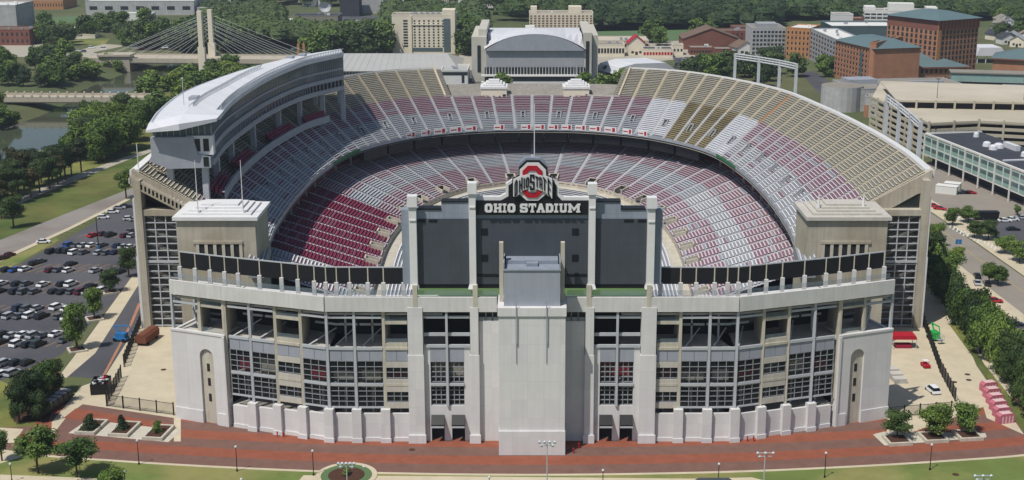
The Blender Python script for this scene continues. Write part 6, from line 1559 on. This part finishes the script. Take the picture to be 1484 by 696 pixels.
# dish
p = at(472, 34); o = empty('satellite_dish', (p.x, p.y, 0)); tag(o, 'white satellite dish on a low roof near the dark tower', 'satellite dish'); g = G(); g.tube((0, 0, 0), (0, 0, 10), .5); g.build('mast', 'white_steel', o)
g = G(); n = 14; c = [(0, .8, 14)]; i0 = 0; ring = [(5.2 * math.cos(6.283 * k / n), -1.2 - .8 * math.sin(6.283 * k / n), 14 + 4.6 * math.sin(6.283 * k / n)) for k in range(n)]
for k in range(n): g.poly([c[0], ring[k], ring[(k + 1) % n]]); g.poly([(0, 1.1, 14), tuple(ring[(k + 1) % n]), tuple(ring[k])])
g.build('dish', 'roof_white', o)
for x, lb in ((433, 'left'), (441, 'right')):
    p = at(x, 84); o = empty('orange_mast', (p.x, p.y, 0)); tag(o, lb + ' one of two orange drilling masts behind the fieldhouse', 'mast'); g = G(); g.box(-.8, .8, -.8, .8, 0, hz(64, p.y)); g.build('tower', 'brick_orange', o); g = G(); g.tube((0, 0, hz(64, p.y)), (0, 0, hz(60, p.y)), .3); g.build('tip', 'brick_orange', o)

# ------------------------------------------------------------------ street furniture
def lamp(px, ytop, ybase, label, zb=0):
    if ybase: p = at(px, ybase); h = hz(ytop, p.y)
    else: p = at(px, ytop, 5.2); h = 5.2
    o = empty('street_lamp', (p.x, p.y, 0)); tag(o, label, 'street lamp', 'black street lamps along the plaza')
    g = G(); g.tube((0, 0, 0), (0, 0, .5), .26, .12, n=8); g.build('base', 'black_metal', o)
    g = G(); g.tube((0, 0, .5), (0, 0, h - .5), .1, .07, n=8); g.build('pole', 'black_metal', o)
    g = G(); g.ball((0, 0, h - .25), .27, n=6); g.build('globe', 'lamp_head', o)
for x, t, b, lb in ((201.5, 637, 673, 'left plaza below the rightmost planter'), (343.7, 646, 683, 'plaza edge in front of the left niche'), (454.5, 652, 689, 'edge beside the round flower bed'), (17.4, 671, 698, 'bottom left corner of the lawn'), (182, 682, 706, 'bottom edge beside the low bright tree'), (349.6, 693, None, 'bottom edge right of the low bright tree'), (709, 690, None, 'bottom edge left of the centre block'), (874, 680, None, 'bottom edge right of the centre block'), (1041, 671, 699, 'bottom edge beside the dark canopy'), (1195, 655, 692, 'lawn edge in front of the right niche'), (1347.5, 643, 681, 'lawn edge below the planter trees')):
    lamp(x, t, b, 'black globe lamp post at the ' + lb)
def flood(px, ytop, label, n=6):
    p = at(px, ytop, 11); o = empty('floodlight_mast', (p.x, p.y, 0)); tag(o, label, 'floodlight mast')
    g = G(); g.tube((0, 0, 0), (0, 0, 11), .14, .09); g.build('mast', 'white_steel', o); g = G(); g.box(-1.6, 1.6, -.06, .06, 11, 11.15); g.box(-1.3, 1.3, -.06, .06, 10.3, 10.42); g.build('crossbar', 'white_steel', o)
    for k in range(n):
        x, z = (-1.5 + 3 * k / (n // 2), 11.3) if k <= n // 2 else (-1.1 + 2.2 * (k - n // 2 - 1), 10.6); g = G(); g.tube((x, -.1, z), (x, -.5, z - .25), .16, .3, n=8); g.build('lamp_head', 'lamp_head', o)
flood(793, 641, 'tall mast with six floodlights in front of the centre block'); flood(1109, 657, 'tall mast with floodlights at the bottom edge right of centre', 4); flood(1424, 690, 'floodlight head just above the bottom edge at the right', 4); flood(502, 672, 'cluster of white floodlights above the round flower bed', 8)
# tall masts in car park
p = at(143, 362); o = empty('car_park_mast', (p.x, p.y, 0)); tag(o, 'tall dark lamp mast standing in the west car park', 'lamp post'); g = G(); g.tube((0, 0, 0), (0, 0, hz(316, p.y)), .2, .12); g.build('mast', 'black_metal', o); g = G(); g.tube((0, 0, 0), (0, 0, 1), .5); g.build('footing', 'blue_paint', o)
# round flower bed at the bottom
p = at(502, 690); o = empty('flower_bed', (p.x, p.y, 0)); tag(o, 'round kerbed flower bed ringed with grass on the plaza edge', 'flower bed')
def disc(r0, r1, z0, z1, m, nm):
    g = G(); n = 40
    g.prism([(r1 * math.cos(6.2832 * k / n), r1 * math.sin(6.2832 * k / n)) for k in range(n)], z0, z1); g.build(nm, m, o)
disc(0, 6.3, .02, .16, 'beige_concrete', 'kerb'); disc(0, 5.2, .1, .24, 'turf', 'grass_ring'); disc(0, 3.7, .1, .30, 'mulch', 'soil')
link('plant', CR['far_bright'][0], o, (0, 0, .2), sc=(2.4, 2.4, 1.6))
# steel fences
def fence(pts, h, label, step=3.0, group=None):
    step = step or 3
    o = empty('steel_fence'); tag(o, label, 'fence', group)
    for a, b in zip(pts, pts[1:]):
        a, b = at(*a), at(*b); L = (b - a).length; n = max(1, round(L / step)); fr = frame(a, b)
        for k in range(n + 1): g = G(); u = L * k / n; g.lbox(fr, u - .12, u + .12, -.12, .12, 0, h + .25); g.build('post', 'black_metal', o)
        g = G(); g.lbox(fr, 0, L, -.03, .03, .2, .3); g.lbox(fr, 0, L, -.03, .03, h - .1, h)
        for k in range(int(L / .28)): u = .28 * k; g.lbox(fr, u - .025, u + .025, -.02, .02, .3, h - .1)
        g.build('bars', 'black_metal', o, kind='stuff')
fence([(155, 589), (252, 602)], 2.9, 'black steel fence across the left forecourt beside the white block', 4)
fence([(155, 588), (176, 548)], 3.2, 'black steel fence beside the rubbish container', 3)
fence([(180, 532), (208, 462)], 3.2, 'long black steel fence between the drive and the forecourt', 3)
fence([(1336, 466), (1362, 540), (1384, 582)], 3.2, 'long black steel fence along the walkway east of the stadium', 3)
fence([(1287, 606), (1378, 598)], 2.6, 'black steel fence behind the right planter trees', 4)
def block(name, label, cat, x, y, w, d, h, rz, m, parts=()):
    p = at(x, y); o = empty(name, (p.x, p.y, 0), rz); tag(o, label, cat); return o
# container with rubbish
o = block('rubbish_container', 'dark open container filled with white and red scraps beside the fence', 'container', 147, 566, 0, 0, 0, .15, None)
g = G()
for a in ((-2, 2, -3, -2.85), (-2, 2, 2.85, 3), (-2, -1.85, -2.85, 2.85), (1.85, 2, -2.85, 2.85)): g.box(*a, .1, 2.6)
g.build('side', 'black_metal', o)
for k in range(34):
    g = G(); x, y = rt.uniform(-1.6, 1.6), rt.uniform(-2.6, 2.6); s = rt.uniform(.2, .5); z = rt.uniform(2, 2.6); g.mesh8([(x - s, y - s, z), (x + s, y - s * .6, z + .1), (x + s, y + s, z), (x - s, y + s, z), (x - s * .8, y - s, z + .4), (x + s, y - s, z + .5), (x + s, y + s, z + .3), (x - s, y + s * .8, z + .4)]); g.build('scrap', rt.choice(['roof_white', 'off_white', 'red_paint', 'panel_light', 'black_panel']), o)
o = block('tank_trailer', 'rust brown covered trailer on the forecourt beside the stair shaft', 'trailer', 214, 495, 0, 0, 0, -.18, None)
g = G(); pr = [(-1.5, .8), (1.5, .8), (1.6, 2.4), (.9, 3.1), (-.9, 3.1), (-1.6, 2.4)]; g.vprism(pr, -4, 4); g.build('cover', 'rust', o)
for y in (-2.6, 2.6):
    for x in (-1.4, 1.4): g = G(); g.tube((x - .12, y, .45), (x + .12, y, .45), .45, n=10); g.build('wheel', 'tyre', o)
o = block('flat_trailer', 'long black trailer stacked with grey frames beside the grove', 'trailer', 76, 592, 0, 0, 0, -.22, None)
g = G(); g.box(-1.6, 1.6, -8, 7, .7, 1.0); g.build('bed', 'black_metal', o)
for k in range(7): g = G(); g.box(-1.5, 1.5, -7.6 + k * 2.05, -5.8 + k * 2.05, 1.0, 2.3); f_ = g.build('frame_stack', 'black_panel', o); g = G(); g.box(-1.3, 1.3, -7.4 + k * 2.05, -6 + k * 2.05, 2.3, 2.5); g.build('frame_top', 'arena_grey', f_)
for y in (-6, 4):
    for x in (-1.4, 1.4): g = G(); g.tube((x - .15, y, .45), (x + .15, y, .45), .45, n=10); g.build('wheel', 'tyre', o)
def lift(x, y, m, label, rz):
    p = at(x, y); o = empty('boom_lift', (p.x, p.y, 0), rz); tag(o, label, 'boom lift')
    g = G(); g.box(-1.1, 1.1, -1.9, 1.9, .5, 1.1); g.box(-.9, .9, -1.6, 1.2, 1.1, 2.3); g.build('chassis', m, o)
    for sx_ in (-1.1, 1.1):
        for sy in (-1.3, 1.3): g = G(); g.tube((sx_ - .2, sy, .5), (sx_ + .2, sy, .5), .5, n=10); g.build('wheel', 'tyre', o)
    g = G(); g.tube((0, 0, 2.2), (0, 1.8, 4.0), .25, n=5); g.tube((0, 1.8, 4.0), (0, -2.6, 4.4), .2, n=5); g.tube((0, -2.6, 4.4), (0, -3.4, 2.4), .15, n=5); g.build('arm', m, o)
    g = G(); g.box(-.9, .9, -4.4, -3.3, 1.2, 1.3)
    for a in (-.9, .85):
        for b in (-4.4, -3.35): g.box(a, a + .06, b, b + .06, 1.3, 2.4)
    g.box(-.9, .9, -4.4, -4.35, 2.35, 2.42); g.box(-.9, .9, -3.35, -3.3, 2.35, 2.42); g.build('basket', 'panel_light', o)
lift(176, 494, 'blue_paint', 'blue boom lift parked on the drive beside the fence', 1.3); lift(1353, 492, 'green_paint', 'green boom lift on the walkway outside the east fence', .15)
for k in range(6):
    x, y = 1432 + k * 4.8, 566 + k * 9.2; p = at(x, y); o = empty('striped_stall', (p.x, p.y, 0), .25); tag(o, f'small pink and white striped stall, {ORD[k]} from the top in the row of six', 'stall', 'striped stalls along the walkway')
    g = G(); g.vprism([(-1.9, 0), (1.9, 0), (1.9, 1.8), (1.4, 2.3), (-1.4, 2.3), (-1.9, 1.8)], -.9, .9); g.build('body', 'pink_stripe', o)
    for q in (-1.3, -.45, .4, 1.2): g = G(); g.box(q, q + .3, -.94, -.9, .1, 1.7); g.build('stripe', 'pink_pale', o)
    g = G(); g.box(-1.3, 1.3, -.8, .8, 2.31, 2.36); g.build('top', 'pink_pale', o)
o = block('red_canopy', 'red fabric canopy beside the east side of the white corner block', 'canopy', 1308, 503, 0, 0, 0, 0, None)
g = G(); g.vprism([(-3.2, 2.6), (3.2, 2.6), (2.8, 3.6), (-2.8, 3.6)], -1.8, 1.8); g.build('fabric', 'red_paint', o)
for x in (-3, 3):
    for y in (-1.8, 1.8): g = G(); g.tube((x, y, 0), (x, y, 2.6), .08); g.build('post', 'white_steel', o)
g = G(); g.box(-2, 2, -1.2, .8, .1, 1.0); g.build('counter', 'maroon_paint', o)
o = block('utility_cart', 'small red utility cart on the walkway above the white tall car', 'cart', 1341, 532, 0, 0, 0, .1, None)
g = G(); g.box(-.8, .8, -1.4, 1.4, .3, .9); g.build('body', 'red_paint', o); g = G(); g.box(-.7, .7, -.5, .7, 1.7, 1.8); g.build('roof', 'off_white', o)
for x in (-.7, .7):
    for y in (-.9, .9): g = G(); g.tube((x - .1, y, .3), (x + .1, y, .3), .3, n=8); g.build('wheel', 'tyre', o)
    g = G(); g.box(x - .04, x + .04, -.4, -.3, .9, 1.7); g.build('roof_post', 'black_metal', o)
o = block('stone_steps', 'pale concrete ramp blocks at the foot of the white corner block', 'steps', 1297, 548, 0, 0, 0, .1, None)
for k in range(3): g = G(); g.box(-1.5, 1.5, -4 + k * 2.6, -1.6 + k * 2.6, 0, 1.2 + k * .3); g.build('block', 'pale_concrete', o)
for x, y, lb in ((402, 633, 'left one of the pair near the pilasters'), (411, 634, 'right one of the pair near the pilasters'), (831, 657, 'nearer one right of the centre block'), (839, 650, 'farther one right of the centre block'), (1083, 640, 'left one by the right pilasters'), (1092, 640, 'right one by the right pilasters')):
    p = at(x, y); o = empty('red_post', (p.x, p.y, 0)); tag(o, 'short red standpipe, ' + lb, 'standpipe'); g = G(); g.tube((0, 0, 0), (0, 0, 1.0), .13); g.build('pipe', 'red_paint', o); g = G(); g.ball((0, 0, 1.05), .2, n=5); g.build('cap', 'red_paint', o)
g = G(); p = at(1396, 318); 
for x, y, w_2, lb in ((1372, 280, 4, 'large'), (1380, 276, 3, 'small')):
    p = at(x, y); o = empty('storage_box', (p.x, p.y, 0), -.5); tag(o, lb + ' white storage box in the yard by the office building', 'storage box'); g = G(); g.box(-w_2, w_2, -2, 2, 0, 3); g.build('body', 'off_white', o); g = G(); g.box(-w_2 - .1, w_2 + .1, -2.1, 2.1, 3, 3.15); g.build('lid', 'off_white', o)
p = at(1428, 318); o = empty('skip', (p.x, p.y, 0)); tag(o, 'black open skip beside the side road', 'skip'); g = G(); g.vprism([(-4, 0), (4, 0), (4.5, 3), (-4.5, 3)], -1.5, 1.5); g.build('body', 'black_metal', o)
p = at(1388, 366); o = empty('direction_sign', (p.x, p.y, 0)); tag(o, 'small blue road sign on a post near the dark trees', 'sign'); g = G(); g.tube((0, 0, 0), (0, 0, 4), .08); g.build('post', 'white_steel', o); g = G(); g.box(-1, 1, -.05, .05, 2.8, 4.4); g.build('panel', 'blue_paint', o)
# a manhole, patches
for x, y in ((540 + 57, 652), (1385, 688), (237, 536), (1402, 543), (1383, 554), (1404, 551)):
    p = at(x, y); g = G(); g.prism([(p.x + .7 * math.cos(k * .524), p.y + .7 * math.sin(k * .524)) for k in range(12)], .03, .05); g.build('manhole_cover', 'mulch', kind='structure')
# black canopy at the bottom
o = block('dark_canopy', 'dark flat canopy at the bottom edge beside a lamp post', 'canopy', 1035, 724, 0, 0, 0, 0, None)
g = G(); g.vprism([(-4.5, 2.6), (4.5, 2.6), (3, 3.7), (-3, 3.7)], -2, 2); g.build('fabric', 'screen_dark', o)
for x in (-5.5, 5.5): g = G(); g.tube((x, -1.8, 0), (x, -1.8, 2.6), .08); g.tube((x, 1.8, 0), (x, 1.8, 2.6), .08); g.build('post', 'black_metal', o)

# put every root empty at the base of its thing without moving the parts
for ob in list(S.objects):
    if ob.type == 'EMPTY' and ob.parent is None and ob.location.length < 1e-6 and ob.rotation_euler.z == 0:
        bb = [v for ch in ob.children if ch.type == 'MESH' for v in (ch.bound_box[0], ch.bound_box[6])]
        if not bb: continue
        c = Vector(((min(v[0] for v in bb) + max(v[0] for v in bb)) / 2, (min(v[1] for v in bb) + max(v[1] for v in bb)) / 2, max(0, min(v[2] for v in bb))))
        ob.location = c
        for ch in ob.children: ch.matrix_parent_inverse = Matrix.Translation(-c)
# labels: things that share one get their order from the left in their group
bpy.context.view_layer.update()
TENS = ['', '', 'twenty', 'thirty', 'forty', 'fifty', 'sixty']
ORD2 = ORD + ['thirteenth', 'fourteenth', 'fifteenth', 'sixteenth', 'seventeenth', 'eighteenth', 'nineteenth']
def ordn(i):
    if i < 19: return ORD2[i]
    t, u = divmod(i + 1, 10)
    return TENS[t] + '-' + ORD2[u - 1] if u else TENS[t][:-1] + 'ieth'
sets = {}
for ob in S.objects:
    if ob.get('category') and ob.get('group'): sets.setdefault(ob['label'], []).append(ob)
for lb, obs in sets.items():
    if len(obs) < 2: continue
    obs.sort(key=lambda q: q.location.x / max(1, q.location.y))
    for i, ob in enumerate(obs): ob['label'] = ' '.join(lb.split()[:12]) + ', ' + ordn(i) + ' from the left'
# ------------------------------------------------------------------ air
g = G(); g.box(-3500, 3500, -60, 5200, -9, 128); hz_ = bpy.data.materials.new('haze'); hz_.use_nodes = True; t = hz_.node_tree; t.nodes.clear()
ou = t.nodes.new('ShaderNodeOutputMaterial'); pv = t.nodes.new('ShaderNodeVolumePrincipled'); pv.inputs['Color'].default_value = (.75, .85, 1, 1); pv.inputs['Density'].default_value = 0.00009; pv.inputs['Anisotropy'].default_value = .2
t.links.new(pv.outputs[0], ou.inputs['Volume']); M['haze'] = hz_
if HAZE: g.build('haze', 'haze', kind='stuff')
